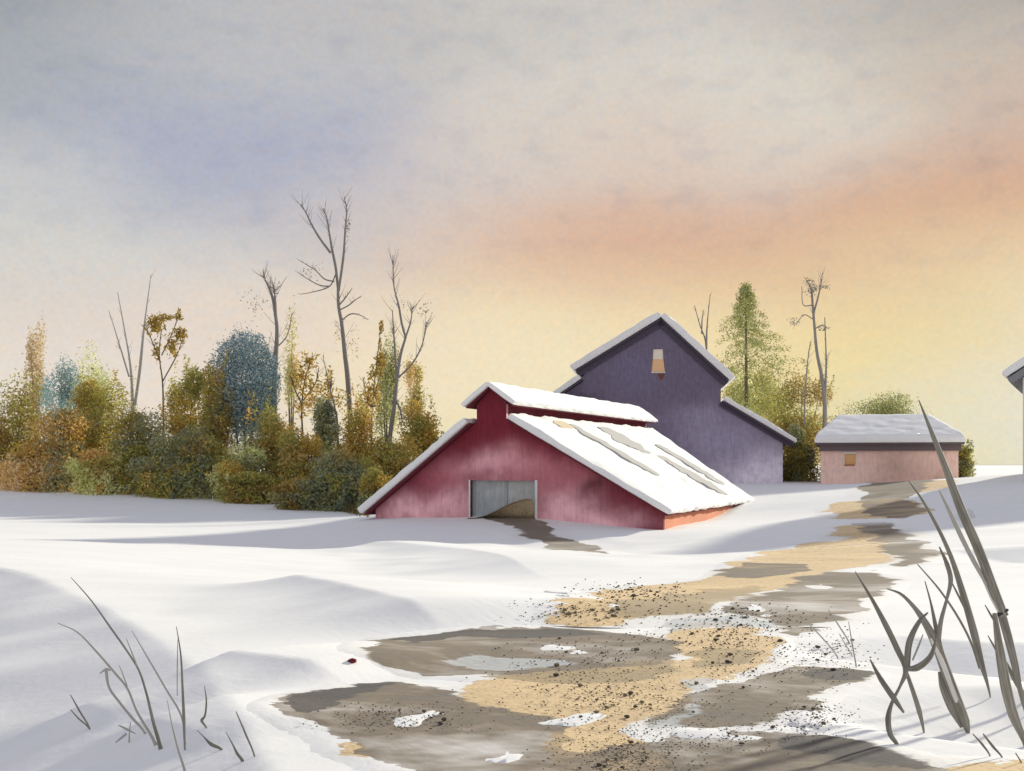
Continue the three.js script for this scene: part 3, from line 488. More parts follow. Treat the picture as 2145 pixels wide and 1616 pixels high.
{ // ---- purple grey barn: tall gable with a lower lean-to on each side
  const h = thing('purple_barn', 'tall purple grey barn with a snowy gable and lean-tos behind the red barn', 'barn', V(17.18, 1.24, -80), -6 * Math.PI / 180);
  const dusk = [0.18, 0.152, 0.215], pale = [0.92, 0.87, 0.98], midp = [0.4, 0.36, 0.48];
  const purple = painted(paint(-16, -1, 1, 11, dusk, [[-1.2, 0.5, 3.2, 1.6, pale, 1.1], [-4.6, 2.6, 2.4, 1.5, midp, 0.9], [-2.4, 2.4, 1.6, 1.2, midp, 0.8], [-5.2, 4.2, 2.2, 0.8, midp, 0.6], [-12.6, 5.2, 1, 0.7, [0.05, 0.035, 0.045], 0.9], [-9.5, 7, 1.6, 1.5, [0.2, 0.175, 0.27], 0.8]], 0.22, 12));  // shade below the roofs painted in: dark above, pale towards lower right
  part('front_wall', wall([[-15.6, -1.5], [-15.6, 4.5], [-12.62, 6.5], [-12.55, 7.3], [-7.67, 10.3], [-3.89, 6.7], [-3.89, 5.0], [0, 2.72], [0, -1.5]], [[[-8.28, 7.05], [-8.16, 8.5], [-7.56, 8.5], [-7.42, 7.05]]], 0, 0.2), purple, h);
  for (const [x, y] of [[-0.2, 2.55], [-15.6, 4.4]]) part('side_wall', box(x, x + 0.2, -1.5, y, -11, -0.204), purple, h);
  for (const [x, y] of [[-4.09, 6.5], [-12.62, 7.1]]) part('side_wall', box(x, x + 0.2, 2, y, -11, -0.204), purple, h);
  part('back_wall', wall([[-15.4, -1.5], [-15.4, 4.3], [-12.5, 6.3], [-7.67, 10.1], [-4, 6.5], [-4, 4.9], [-0.2, 2.5], [-0.2, -1.5]], [], -10.8, 0.2), purple, h);
  const specs = [[[-7.67, 10.34], [-13.1, 7.08], 0.5, 11.4], [[-7.67, 10.34], [-3.45, 6.34], 0.5, 11.4], [[-12.66, 6.52], [-15.9, 4.36], 0.4, 11.2], [[-3.86, 5.08], [0.62, 2.4], 0.36, 11.2]];
  specs.forEach(([a, b, T, w], i) => {
    const s = Math.sign(b[0] - a[0]), L = Math.hypot(b[0] - a[0], b[1] - a[1]), n = [Math.abs(b[1] - a[1]) / L * s, Math.abs(b[0] - a[0]) / L], main = i < 2;
    const rf = part('roof', slab(a, b, 0.1, -0.36, w, w, 0.02, 0, 1), M.plumWood, h);
    part('roof_snow', slab([a[0] + n[0] * 0.11 - (main ? 0.16 * s : 0), a[1] + n[1] * 0.11 + (main ? 0.1 : 0)], [b[0] + n[0] * 0.11 + 0.08 * s, b[1] + n[1] * 0.11 - 0.06], T, -0.46, w + 0.1, w + 0.1, 0.17, 0.09, 0.3), M.roofSnow, rf);
    if (i !== 2) part('rake_shade_strip', board(a, b, main ? 0.36 : 0.26, 0.03, 0.08), M.plumWood, h);  // dark strip built in place of the shade below the rake
  });
  // loft window: glow put into the colours of pale upper pane and orange lower panel, rust running down
  const win = part('loft_window', box(-8.3, -7.4, 6.96, 7.05, -0.12, 0.06), std([0.72, 0.66, 0.58]), h);
  part('pane', wall([[-8.2, 7.85], [-8.16, 8.5], [-7.56, 8.5], [-7.52, 7.85]], [], -0.06, 0.05), std([0.93, 0.82, 0.68]), win);
  part('glow_panel', wall([[-8.28, 7.05], [-8.2, 7.845], [-7.52, 7.845], [-7.42, 7.05]], [], -0.03, 0.06), std([0.9, 0.56, 0.3]), win);
  part('rust_stain', wall([[-7.9, 6.9], [-7.45, 6.96], [-7.5, 6.7], [-7.68, 6.45], [-7.78, 6.62]], [], 0.006, 0.005), std([0.2, 0.07, 0.05]), win);
}

{ // ---- pink shed with a hipped snowy roof
  const s = thing('pink_shed', 'small pale pink shed with a hipped snowy roof right of the purple barn', 'shed', V(18.37, 1.16, -75), -14 * Math.PI / 180);
  const pk = painted(paint(-0.2, -0.5, 8.2, 2.6, [0.93, 0.64, 0.54], [[4.2, 1.2, 0.9, 0.8, [0.62, 0.42, 0.35], 0.8], [1.5, 0.5, 1.6, 0.8, [0.95, 0.7, 0.6], 0.8], [6.8, 0.3, 1.2, 0.6, [0.7, 0.45, 0.34], 0.8]], 0.2, 15));
  part('front_wall', wall([[0, -0.8], [0, 2.3], [7.75, 2.3], [7.75, -0.8]], [[[1.36, 1.18], [1.36, 1.8], [2, 1.8], [2, 1.18]]], 0, 0.18), pk, s);
  part('side_wall', box(0, 0.18, -0.8, 2.3, -9.9, -0.183), pk, s); part('side_wall', box(7.57, 7.75, -0.8, 2.3, -9.9, -0.183), pk, s); part('back_wall', box(0.183, 7.567, -0.8, 2.3, -9.9, -9.72), pk, s);
  part('eave_shade_strip', box(-0.1, 7.9, 1.98, 2.36, 0.06, 0.2), M.mauveWood, s);  // dark strip modelled for the band of shade under the eave
  const roof = part('roof', box(-0.3, 8.05, 2.36, 2.46, -10.3, 0.5), M.mauveWood, s);
  const pos = [], idx = [], uv = [], nx = 84, nz = 60, X0 = -0.36, X1 = 8.1, Z0 = -10.4, Z1 = 0.58;
  const top = (x, z) => { const e = Math.max(0, Math.min(x - X0, X1 - x, z - Z0, Z1 - z)), k = Math.min((x - X0) / 1.45, (X1 - x) / 1.6, (z - Z0) / 5.2, (Z1 - z) / 5.2, 1); return 2.47 + 1.42 * Math.max(0, k) + 0.42 * Math.sqrt(1 - (1 - Math.min(1, e / 0.2)) ** 2) + 0.07 * fbm(x * 1.1, z * 1.1, 5, 3) * smooth(0, 0.3, e); };
  const warp = (t) => 0.5 - 0.5 * Math.cos(Math.PI * t);
  for (let j = 0; j <= nz; j++) for (let i = 0; i <= nx; i++) { const x = lerp(X0, X1, warp(i / nx)), z = lerp(Z0, Z1, warp(j / nz)); pos.push(x, top(x, z), z); uv.push(x, z); }
  for (let j = 0; j < nz; j++) for (let i = 0; i < nx; i++) { const a = j * (nx + 1) + i; idx.push(a, a + nx + 1, a + 1, a + 1, a + nx + 1, a + nx + 2); }
  part('roof_snow', buf(pos, idx, null, uv), M.roofSnow, roof);
  const win = part('window', mergeGeometries([box(1.28, 1.36, 1.12, 1.92, -0.1, 0.03), box(1.36, 2.0, 1.8, 1.92, -0.1, 0.03), box(2.0, 2.05, 1.15, 1.92, -0.1, 0.03)]), std([0.8, 0.74, 0.66]), s);
  part('pane', box(1.36, 2.0, 1.18, 1.8, -0.1, -0.06), std([0.8, 0.47, 0.2]), win);  // orange window glow put into the pane colour
  part('sill', box(1.34, 1.94, 1.1, 1.18, -0.1, 0.05), std([0.42, 0.16, 0.09]), win);
}

{ // ---- white house that the right edge of the view just touches
  const s = thing('white_house', 'white house with a snowy gable roof cut off by the right edge', 'house', V(23.9, 1.1, -59), -25 * Math.PI / 180);
  const w = painted(paint(0, -1, 9, 9, [0.8, 0.79, 0.76], [[2, 1, 3, 1.2, [0.72, 0.72, 0.7], 0.7]], 0.05, 18));
  part('front_wall', wall([[0, -1.5], [0, 5.3], [4.4, 8.3], [8.8, 5.3], [8.8, -1.5]], [[[3.2, 1], [3.2, 2.6], [5.4, 2.6], [5.4, 1]]], 0, 0.25), w, s);
  part('side_wall', box(0, 0.25, -1.5, 5.25, -9, -0.255), w, s); part('side_wall', box(8.55, 8.8, -1.5, 5.25, -9, -0.255), w, s); part('back_wall', box(0.255, 8.545, -1.5, 5.25, -9, -8.75), w, s);
  part('window', box(3.2, 5.4, 1, 2.6, -0.2, -0.14), std([0.1, 0.11, 0.13], { roughness: 0.2 }), s);
  for (const [a, b, sg] of [[[4.4, 8.34], [-0.5, 5.0], -1], [[4.4, 8.34], [9.3, 5.0], 1]]) {
    const rf = part('roof', slab(a, b, 0.3, -0.4, 9.3, 9.3, 0.02, 0, 1), std([0.25, 0.25, 0.26]), s), n = [0.56 * sg, 0.83];
    part('roof_snow', slab([a[0] + n[0] * 0.31 - 0.15 * sg, a[1] + n[1] * 0.31 + 0.1], [b[0] + n[0] * 0.31 + 0.06 * sg, b[1] + n[1] * 0.31], 0.4, -0.5, 9.4, 9.4, 0.15, 0.06, 0.4), M.roofSnow, rf);
  }
}

// ---------------------------------------------------------------- trees, bushes, grass, reeds
const C = (hex) => new THREE.Color(hex);                            // leaf tones
M.leaf = new THREE.MeshPhysicalMaterial({ vertexColors: true, roughness: 1, transmission: 0.35, thickness: 0, specularIntensity: 0, side: THREE.DoubleSide });
const TONE = { ochre: ['#b3974f', '#a68a44', '#a08f50', '#8d7a42'], olive: ['#96904f', '#888650', '#a3984f', '#7c7a4a'], moss: ['#82846a', '#8a8a62', '#76806e', '#948e62'], slate: ['#76888a', '#6e7e82', '#829292', '#667678'], mist: ['#93a8a8', '#a4b2a6', '#8ba0a0'], lime: ['#b4b683', '#a9ae7c', '#bfbc8e'], tan: ['#bca982', '#b39e76', '#c4b594'], umber: ['#96834f', '#867346', '#a48e54'], rust: ['#b99a62', '#a98a52', '#c3ab7c', '#a4904c'], spruce: ['#97985e', '#86895a', '#a3a062', '#7a815c'], dusk: ['#808670', '#8a8a6a', '#727e78'] };
function leaves(spots, size, out) {                                   // small pointed faces
  for (const [p, tones, k] of spots) {
    const d = V(rr(-1, 1), rr(-1, 1), rr(-1, 1)).normalize(), e = V(rr(-1, 1), rr(-1, 1), rr(-1, 1)); e.addScaledVector(d, -e.dot(d)).normalize();
    const L = size * 0.78 * rr(0.6, 1.3), w = L * 0.36, c = C(tones[Math.floor(rnd() * tones.length)]).multiplyScalar(Math.min(1.9, 2.25 * k) * rr(0.8, 1.15)), i = out.pos.length / 3;
    out.pos.push(p.x - d.x * L, p.y - d.y * L, p.z - d.z * L, p.x + e.x * w, p.y + e.y * w, p.z + e.z * w, p.x + d.x * L, p.y + d.y * L, p.z + d.z * L, p.x - e.x * w, p.y - e.y * w, p.z - e.z * w);
    for (let n = 0; n < 4; n++) out.col.push(c.r, c.g, c.b);
    out.idx.push(i, i + 1, i + 2, i, i + 2, i + 3);
  }
}
M.needle = new THREE.MeshStandardMaterial({ vertexColors: true, roughness: 1, side: THREE.DoubleSide });
M.bark = std([0.27, 0.25, 0.235]); M.paleBark = std([0.46, 0.44, 0.43]); M.twig = std([0.16, 0.13, 0.09]);
function bush(name, label, category, x, y, rx, ry, d, tones, o = {}) {
  const { n: n0 = 2600, solid = 0, skirt = o.soft ? 0 : 0.42, size = 0.13, blobs = 12, spike = 0, soft = 0, baseY, group, shade = 0.85, egg = 0 } = o, n = Math.round(n0 * 2.9);
  const c = at(x, y, d), k = d / F, RX = rx * k, RY = ry * k, RZ = Math.min(RX, RY) * 0.9, gy = ground(c.x, c.z), b = thing(name, label, category, V(c.x, gy, c.z), 0, group), cy = c.y - gy;
  const centre = [];
  for (let i = 0; i < blobs; i++) {
    const a = rr(0, 6.283), r = Math.sqrt(rnd()) * 0.68, v = rr(-0.7, 0.7), f = rr(0.3, 0.5), s = Math.sqrt(1 - Math.min(0.9, v * v));
    centre.push([Math.cos(a) * r * s * RX, cy + v * RY, Math.sin(a) * r * s * RZ, f, rnd() < 0.3 && !soft && !solid ? T[['olive', 'ochre', 'moss', 'umber'][Math.floor(rnd() * 4)]] : tones[Math.floor(rnd() * tones.length)], rr(0.8, 1.2)]);
  }
  const out = { pos: [], col: [], idx: [] }, spots = [];
  for (let i = 0; i < n; i++) {
    const q = centre[Math.floor(rnd() * blobs)], u = V(rr(-1, 1), rr(-1, 1), rr(-1, 1)); if (u.length() > 1) { i--; continue; }
    if (rnd() < skirt) {                                              // twigs and leaves right down to the ground
      const a = rr(0, 6.283), r = Math.sqrt(rnd()), y = rr(-0.1, cy), w = (0.82 + 0.55 * noise(Math.cos(a) * 1.3 + x * 0.13, y * 1.1, Math.sin(a) * 1.3 + 2)), b = fbm(Math.cos(a) * r * 2 + x * 0.1, y * 0.8, Math.sin(a) * 2, 2);
      spots.push([V(Math.cos(a) * r * RX * w + gauss() * 0.08, y, Math.sin(a) * r * RZ), tones[clamp(Math.floor((b + 0.5) * tones.length), 0, tones.length - 1)], shade * (1 + 0.7 * b)]); continue;
    }
    if (solid) { const l = u.length() || 1, f = (0.2 + 0.86 * rnd() ** 0.42) * (1 + 0.34 * fbm(u.x / l * 2.2 + 4, u.y / l * 2.2, u.z / l * 2.2, 3) + (rnd() < 0.08 ? 0.25 * rnd() : 0)); spots.push([V(u.x / l * RX * f, cy + u.y / l * RY * f, u.z / l * RZ * f), tones[0], shade * (1 + 0.5 * fbm(u.x / l * 2, u.y / l * 2, u.z / l * 2, 3))]); continue; }
    u.multiplyScalar(1 + (soft || 0.4) * rnd() ** 3);
    const p = V(q[0] + u.x * q[3] * RX, q[1] + u.y * q[3] * RY, q[2] + u.z * q[3] * RZ * 1.1);
    if (egg) { const h = (p.y - cy) / RY; p.x *= 1 - egg * h; p.z *= 1 - egg * h; }
    if (p.y < 0.02) p.y = rr(0, 0.35);
    spots.push([p, q[4], q[5] * shade]);
  }
  for (let i = 0; i < spike; i++) {                                   // shoots standing out of the top
    const a = rr(-0.85, 0.85), px = a * RX, y0 = cy + RY * 0.55 * Math.sqrt(1 - a * a), h = RY * rr(0.35, 0.95), lean = rr(-0.18, 0.22), tone = tones[Math.floor(rnd() * tones.length)], z = rr(-0.5, 0.5) * RZ;
    for (let j = 0; j < 46; j++) { const t = rnd(), w = (1 - t) * 0.16 * RX + 0.04; spots.push([V(px + lean * h * t + gauss() * w, y0 + h * t, z + gauss() * w), tone, shade * 0.95]); }
  }
  leaves(spots, size, out);
  part('crown', buf(out.pos, out.idx, out.col), solid ? M.needle : M.leaf, b);
  const st = [];
  for (let i = 0; i < 5; i++) { const q = centre[i % blobs]; st.push(stem([V(q[0] * 0.15, -0.15, q[2] * 0.15), V(q[0] * 0.5, q[1] * 0.5, q[2] * 0.5), V(q[0], q[1] + RY * 0.1, q[2])], [0.05 + 0.012 * RY, 0.012], 5)); }
  part('stem', mergeGeometries(st), M.twig, b);
  return b;
}
const T = TONE, HG = null;
bush('shrub', 'pale tan column shaped shrub standing far back near the left edge', 'shrub', 76, 790, 26, 115, 84, [T.tan], { n: 900, size: 0.14, soft: 0.6, shade: 0.62 });
bush('shrub', 'pale blue green shrub behind the hedge, second from the left edge', 'shrub', 124, 850, 46, 100, 80, [T.mist], { n: 2200, soft: 0.5, shade: 0.7 });
bush('shrub', 'pale yellow green shrub rising behind the left hedge', 'shrub', 186, 830, 52, 112, 82, [T.lime], { n: 2600, soft: 0.5, shade: 0.62 });
bush('shrub', 'soft yellow green upright shrub left of the forked bare tree by the red barn', 'shrub', 812, 830, 30, 125, 80, [T.lime, T.olive], { n: 1900, soft: 0.5, shade: 0.62 });
bush('shrub', 'faint tan upright shrub behind the rusty leaves right of the dark round evergreen', 'shrub', 610, 770, 24, 110, 84, [T.tan, T.lime], { n: 800, size: 0.13, soft: 0.6, shade: 0.65 });
bush('shrub', 'small faint olive shrub right of the forked bare tree', 'shrub', 868, 815, 26, 60, 84, [T.tan, T.olive], { n: 900, soft: 0.6, shade: 0.85 });
bush('evergreen', 'dark blue green rounded evergreen rising out of the left hedge', 'evergreen tree', 512, 804, 70, 106, 71, [T.slate], { n: 9000, size: 0.11, blobs: 30, solid: 1, skirt: 0.22, shade: 0.85 });
bush('bush', 'brown olive bush cut by the left edge', 'bush', 18, 880, 78, 96, 71, [T.umber, T.olive], { n: 3600, shade: 0.75 });
bush('bush', 'brown and rust bush with a pointed olive top left of the forked grey saplings', 'bush', 205, 885, 74, 100, 71, [T.ochre, T.olive, T.umber], { n: 4200, spike: 6, shade: 0.85 });
bush('bush', 'low moss green bush in front of the grey saplings in the left hedge', 'bush', 300, 925, 84, 76, 69, [T.moss, T.olive, T.dusk], { n: 4200, shade: 0.8 });
bush('bush', 'umber bush between the left edge bush and the rust pointed bush', 'bush', 122, 925, 70, 70, 69, [T.umber, T.moss, T.rust], { n: 3600, shade: 0.85 });
bush('bush', 'golden olive bush with ragged tips left of the dark round evergreen', 'bush', 392, 870, 56, 96, 71, [T.ochre, T.olive], { n: 3400, spike: 9, shade: 0.9 });
bush('bush', 'narrow ochre bush hugging the left side of the dark round evergreen', 'bush', 452, 870, 42, 112, 69.5, [T.ochre, T.umber, T.olive], { n: 3000, spike: 3, shade: 0.85 });
bush('bush', 'dark green grey bush low in the hedge below the golden olive bush', 'bush', 395, 955, 86, 62, 67.5, [T.dusk, T.moss, T.olive], { n: 3800, shade: 0.78 });
bush('bush', 'ochre bush at the right foot of the dark round evergreen', 'bush', 572, 920, 66, 84, 69, [T.ochre, T.olive, T.rust], { n: 3600, spike: 4, shade: 0.88 });
bush('bush', 'brown green bush below the rusty leaved sapling', 'bush', 628, 968, 70, 70, 66.5, [T.umber, T.olive, T.ochre], { n: 3600, shade: 0.8 });
bush('bush', 'small round grey olive bush in the gap under the tall bare tree', 'bush', 684, 890, 38, 52, 70, [T.dusk, T.moss], { n: 2400, shade: 0.75 });
bush('bush', 'ochre bush with ragged shoots at the foot of the tall bare tree', 'bush', 742, 930, 52, 92, 69, [T.ochre, T.olive, T.rust], { n: 2800, spike: 8, shade: 0.9 });
bush('bush', 'slate green bush at the hedge end beside the red barn eave', 'bush', 722, 990, 74, 76, 63.5, [T.dusk, T.moss, T.olive], { n: 4600, shade: 0.85 });
bush('bush', 'olive bush with a pointed right tip above the red barn left roof', 'bush', 884, 905, 58, 70, 72, [T.olive, T.ochre], { n: 3200, spike: 3, shade: 0.8 });
bush('bush', 'olive and ochre bush directly behind the red barn left roof', 'bush', 822, 960, 66, 74, 68, [T.olive, T.umber, T.ochre], { n: 3800, shade: 0.82 });
bush('bush', 'low olive bush touching the left eave of the red barn', 'bush', 795, 1035, 46, 48, 61, [T.olive, T.moss], { n: 2400, shade: 0.78 });
bush('bush', 'low rust and straw bush at the snow edge by the left edge', 'bush', 66, 968, 96, 44, 68.5, [T.rust, T.tan], { n: 3600, shade: 1 });
bush('bush', 'low ochre bush at the snow edge under the rust pointed bush', 'bush', 222, 980, 90, 40, 68, [T.rust, T.lime, T.olive], { n: 3400, shade: 0.95 });
bush('bush', 'low yellow olive bush at the snow edge under the dark round evergreen', 'bush', 500, 988, 74, 50, 66.5, [T.olive, T.lime, T.ochre], { n: 3400, shade: 0.9 });
bush('bush', 'flat dark olive bush at the snow edge under the slate green bush', 'bush', 650, 1032, 90, 34, 63, [T.umber, T.moss, T.olive], { n: 3200, shade: 0.75 });
bush('bush', 'flat olive bush at the snow edge left of the hedge end', 'bush', 530, 1018, 80, 26, 65.5, [T.umber, T.olive], { n: 2200, shade: 0.8 });
bush('bush', 'low moss olive bush at the snow edge under the dark green grey bush', 'bush', 350, 990, 76, 36, 67, [T.moss, T.olive, T.rust], { n: 2800, shade: 0.85 });
bush('bush', 'dark olive bush with spiky shoots between the purple barn and the pink shed', 'bush', 1680, 872, 82, 84, 88, [T.olive, T.umber], { n: 5200, spike: 14, shade: 0.62 });
bush('bush', 'dark green bush filling the gap at the purple barn right corner', 'bush', 1676, 955, 42, 66, 83.5, [T.olive, T.moss], { n: 3200, shade: 0.62 });
bush('bush', 'soft yellow green bush behind the spruce foot and purple barn roof', 'bush', 1570, 850, 76, 80, 100, [T.lime, T.olive], { n: 3200, soft: 0.6, shade: 0.95 });
bush('bush', 'wide soft moss green bush behind the pink shed roof', 'bush', 1850, 880, 118, 58, 96, [T.spruce, T.moss], { n: 4200, soft: 0.7, shade: 0.7 });
bush('bush', 'small olive bush at the right corner of the pink shed', 'bush', 2016, 965, 30, 34, 76, [T.olive, T.moss], { n: 1300, spike: 3, shade: 0.68 });

{ // spruce: whorled sprays on a tapering trunk
  const c = at(1562, 598, 98), gy = ground(c.x, c.z), H = c.y - gy, t = thing('spruce_tree', 'soft green spruce with a leaning tip behind the purple barn roof', 'spruce tree', V(c.x, gy, c.z));
  part('trunk', stem([V(0, -0.2, 0), V(0.05, H * 0.5, 0), V(0, H, 0)], [0.22, 0.03], 7), M.twig, t);
  const out = { pos: [], col: [], idx: [] }, spots = [];
  for (let i = 0; i < 260; i++) {
    const h = 0.12 + 0.88 * (i / 260), a = rr(0, 6.283), R = (1 - h) * 9.6 * rr(0.4, 1.12) * (1 + 0.5 * noise(Math.cos(a) * 1.5, h * 9, Math.sin(a) * 1.5)) + 0.25, k = rr(0.75, 1.15);
    for (let j = 0; j < 85; j++) { const q = rnd() ** 0.6, w = 0.34 * (1 - q * 0.4); spots.push([V(Math.cos(a) * R * q + gauss() * w + 0.6 * (1 - h), H * h - R * q * 0.22 + gauss() * w, Math.sin(a) * R * q + gauss() * w), T.spruce, k * 0.82]); }
  }
  leaves(spots, 0.12, out); part('crown', buf(out.pos, out.idx, out.col), M.needle, t);
}

// bare trees from their limbs: [pixel points, width in pixels at foot and tip]
function bareTree(name, label, category, d, bark, limbs, o = {}) {
  const foot = limbs[0][0][0], c = at(foot[0], foot[1], d), gy = ground(c.x, c.z), t = thing(name, label, category, V(c.x, gy, c.z)), k = d / F;
  const local = ([x, y], dz) => { const p = at(x, y, d + dz); return V(p.x - c.x, p.y - gy, p.z - c.z); };
  const twigs = [];
  limbs.forEach(([px, w0, w1, kind], i) => {
    const dz = i ? rr(-1.2, 1.2) : 0, pts = px.map((p, j) => local(p, dz * j / px.length));
    if (!i || kind === 'foot') pts.unshift(V(pts[0].x + 0.05, Math.min(-0.2, pts[0].y - 0.1), pts[0].z));
    const n = i ? kind === 'twig' ? 'twig' : 'branch' : 'trunk';
    const g = stem(pts, [w0 * k / 2 * (!i ? 1.2 : 1), w0 * k / 2, lerp(w0, w1, 0.6) * k / 2, w1 * k / 2], 6);
    part(n, g, bark, t);
    const curve = new THREE.CatmullRomCurve3(pts, false, 'centripetal'), many = kind === 'twig' ? 6 : Math.round((o.twigs ?? 8) * 2.4);
    for (let j = 0; j < many; j++) {
      const q = rr(0.35, 0.98), p = curve.getPoint(q), dir = curve.getTangent(q).multiplyScalar(rr(0.4, 1)).add(V(rr(-1, 1), rr(-0.1, 0.6), rr(-1, 1)).multiplyScalar(0.8)).normalize(), L = rr(0.35, 1.1) * (o.reach ?? 1) * (kind === 'twig' ? 0.4 : 1);
      twigs.push(stem([p, p.clone().addScaledVector(dir, L * 0.5).add(V(0, 0.04, 0)), p.clone().addScaledVector(dir, L).add(V(0, L * 0.18, 0))], [0.017, 0.006], 4, 1, 4));
    }
  });
  if (twigs.length) { const m = part('fine_twigs', mergeGeometries(twigs), bark, t); m.userData.kind = 'stuff'; }
  if (o.leaf) {
    const out = { pos: [], col: [], idx: [] }, spots = [];
    for (const [x, y, rx, ry, n, tones, kk] of o.leaf) for (let i = 0; i < n; i++) { const p = local([x + gauss() * rx, y + gauss() * ry], gauss() * rx * k); spots.push([p, tones, kk]); }
    leaves(spots, o.leafSize ?? 0.12, out); part('leaves', buf(out.pos, out.idx, out.col), M.leaf, t);
  }
  return t;
}
const GREY = ['#8a8580', '#77726e', '#96908a'];
bareTree('bare_tree', 'tallest bare grey tree, forked high up, in the left hedge', 'tree', 74, M.bark, [
  [[[738, 960], [728, 790], [722, 740], [716, 680], [709, 640], [708, 600]], 11, 6],
  [[[708, 605], [703, 560], [695, 520], [690, 490], [684, 455], [677, 437]], 6, 2], [[[709, 610], [715, 570], [720, 530], [723, 480], [726, 440], [721, 413]], 5.5, 2], [[[692, 530], [670, 500], [655, 475], [640, 445], [630, 428]], 5, 1.6],
  [[[703, 575], [690, 600], [655, 612], [628, 617]], 3, 1.2, 'twig'], [[[700, 590], [680, 585], [660, 566], [625, 545]], 3, 1.2, 'twig'], [[[690, 600], [670, 598], [640, 582], [622, 570]], 2.6, 1.2, 'twig'], [[[711, 650], [730, 640], [745, 628], [757, 620]], 3, 1.2, 'twig'], [[[710, 640], [725, 622], [738, 603]], 3, 1.2, 'twig'], [[[715, 672], [735, 658], [755, 661], [770, 670]], 3, 1.2, 'twig'],
], { twigs: 7, leafSize: 0.1, leaf: [[655, 565, 18, 14, 60, GREY, 0.5], [728, 470, 5, 22, 60, GREY, 0.5], [740, 720, 12, 30, 60, T.umber, 0.8], [705, 700, 6, 30, 40, T.umber, 0.8]] });
bareTree('bare_tree', 'bare grey tree just right of the dark round evergreen', 'tree', 73, M.bark, [
  [[[574, 900], [574, 800], [578, 740], [580, 690], [577, 660]], 13, 7],
  [[[577, 665], [570, 622], [557, 590], [551, 578]], 6, 2], [[[578, 665], [576, 625], [573, 597]], 5, 2], [[[576, 790], [566, 760], [556, 735]], 4, 1.5], [[[578, 730], [600, 705], [612, 655]], 3, 1.5, 'twig'],
], { twigs: 9, leafSize: 0.1, leaf: [[535, 635, 26, 26, 70, GREY, 0.5], [575, 605, 14, 14, 50, GREY, 0.5]] });
bareTree('bare_tree', 'bare grey tree with several upright forks nearest the red barn', 'tree', 71, M.bark, [
  [[[816, 925], [826, 850], [832, 790], [840, 740], [850, 706]], 9, 5],
  [[[850, 708], [842, 680], [835, 640], [825, 600], [823, 535]], 5, 1.8], [[[831, 800], [827, 730], [824, 690], [822, 650]], 5, 2], [[[850, 706], [860, 675], [864, 645]], 4, 1.6], [[[836, 790], [865, 760], [885, 720], [893, 675]], 4, 1.8], [[[828, 835], [838, 860], [842, 885]], 4, 2],
], { twigs: 6, leafSize: 0.1, leaf: [[862, 770, 8, 26, 70, T.umber, 0.8], [890, 650, 12, 14, 50, GREY, 0.6], [838, 635, 14, 12, 40, GREY, 0.6]] });
bareTree('bare_tree', 'cluster of three pale grey saplings rising from the left hedge', 'tree', 75, M.paleBark, [
  [[[276, 900], [277, 830], [272, 760], [262, 700], [246, 612]], 8, 2],
  [[[270, 790], [258, 750], [240, 690], [227, 650]], 4, 1.5], [[[282, 850], [292, 780], [300, 700], [306, 650], [316, 575]], 7, 1.5],
], { twigs: 3, reach: 0.6 });
bareTree('sapling', 'sapling with golden brown leaf clusters beside the pale grey saplings', 'tree', 73, M.twig, [
  [[[342, 880], [340, 800], [333, 740], [338, 690]], 4, 2], [[[338, 745], [355, 710], [375, 662]], 3, 1.2], [[[336, 760], [318, 715], [308, 690]], 3, 1.2], [[[340, 800], [372, 740], [385, 700]], 3, 1.2],
], { twigs: 4, reach: 0.6, leafSize: 0.19, leaf: [[325, 680, 16, 16, 230, T.ochre, 0.55], [345, 665, 22, 5, 90, T.ochre, 0.5], [378, 702, 9, 14, 130, T.ochre, 0.55], [360, 725, 12, 18, 130, T.ochre, 0.6], [328, 735, 6, 18, 60, T.ochre, 0.55], [374, 660, 5, 8, 40, T.ochre, 0.55]] });
bareTree('sapling', 'rusty leaved sapling in the gap right of the round evergreen', 'tree', 73, M.twig, [
  [[[634, 920], [632, 850], [640, 790], [655, 745]], 4, 1.6], [[[634, 840], [662, 800], [668, 770]], 3, 1.2], [[[633, 850], [615, 810], [608, 785]], 3, 1.2], [[[686, 880], [690, 840], [695, 790]], 3, 1.2, 'foot'],
], { twigs: 4, reach: 0.6, leafSize: 0.19, leaf: [[648, 755, 14, 12, 120, T.ochre, 0.65], [630, 790, 22, 26, 230, T.ochre, 0.65], [660, 820, 30, 26, 220, T.ochre, 0.7], [640, 850, 36, 20, 220, T.rust, 0.7], [690, 800, 10, 30, 90, T.ochre, 0.65], [700, 840, 26, 24, 150, T.ochre, 0.65]] });
bareTree('sapling', 'ochre leaved sapling between the tall bare tree and the forked one', 'tree', 72, M.twig, [
  [[[778, 900], [780, 840], [788, 770], [797, 690]], 4, 1.6], [[[780, 840], [795, 790], [806, 745]], 3, 1.2], [[[779, 860], [765, 820], [760, 790]], 3, 1.2],
], { twigs: 3, reach: 0.6, leafSize: 0.19, leaf: [[799, 755, 9, 14, 130, T.ochre, 0.6], [786, 780, 14, 12, 110, T.ochre, 0.6], [778, 830, 16, 30, 230, T.ochre, 0.65], [760, 850, 16, 20, 120, T.ochre, 0.65], [798, 686, 4, 12, 40, T.umber, 0.6], [796, 720, 3, 16, 24, T.umber, 0.6]] });
bareTree('sapling', 'thin leaning grey stem in front of the rusty leaved sapling', 'tree', 70, M.bark, [[[[706, 880], [700, 850], [688, 800], [676, 745]], 4, 1.4]], { twigs: 2, reach: 0.4 });
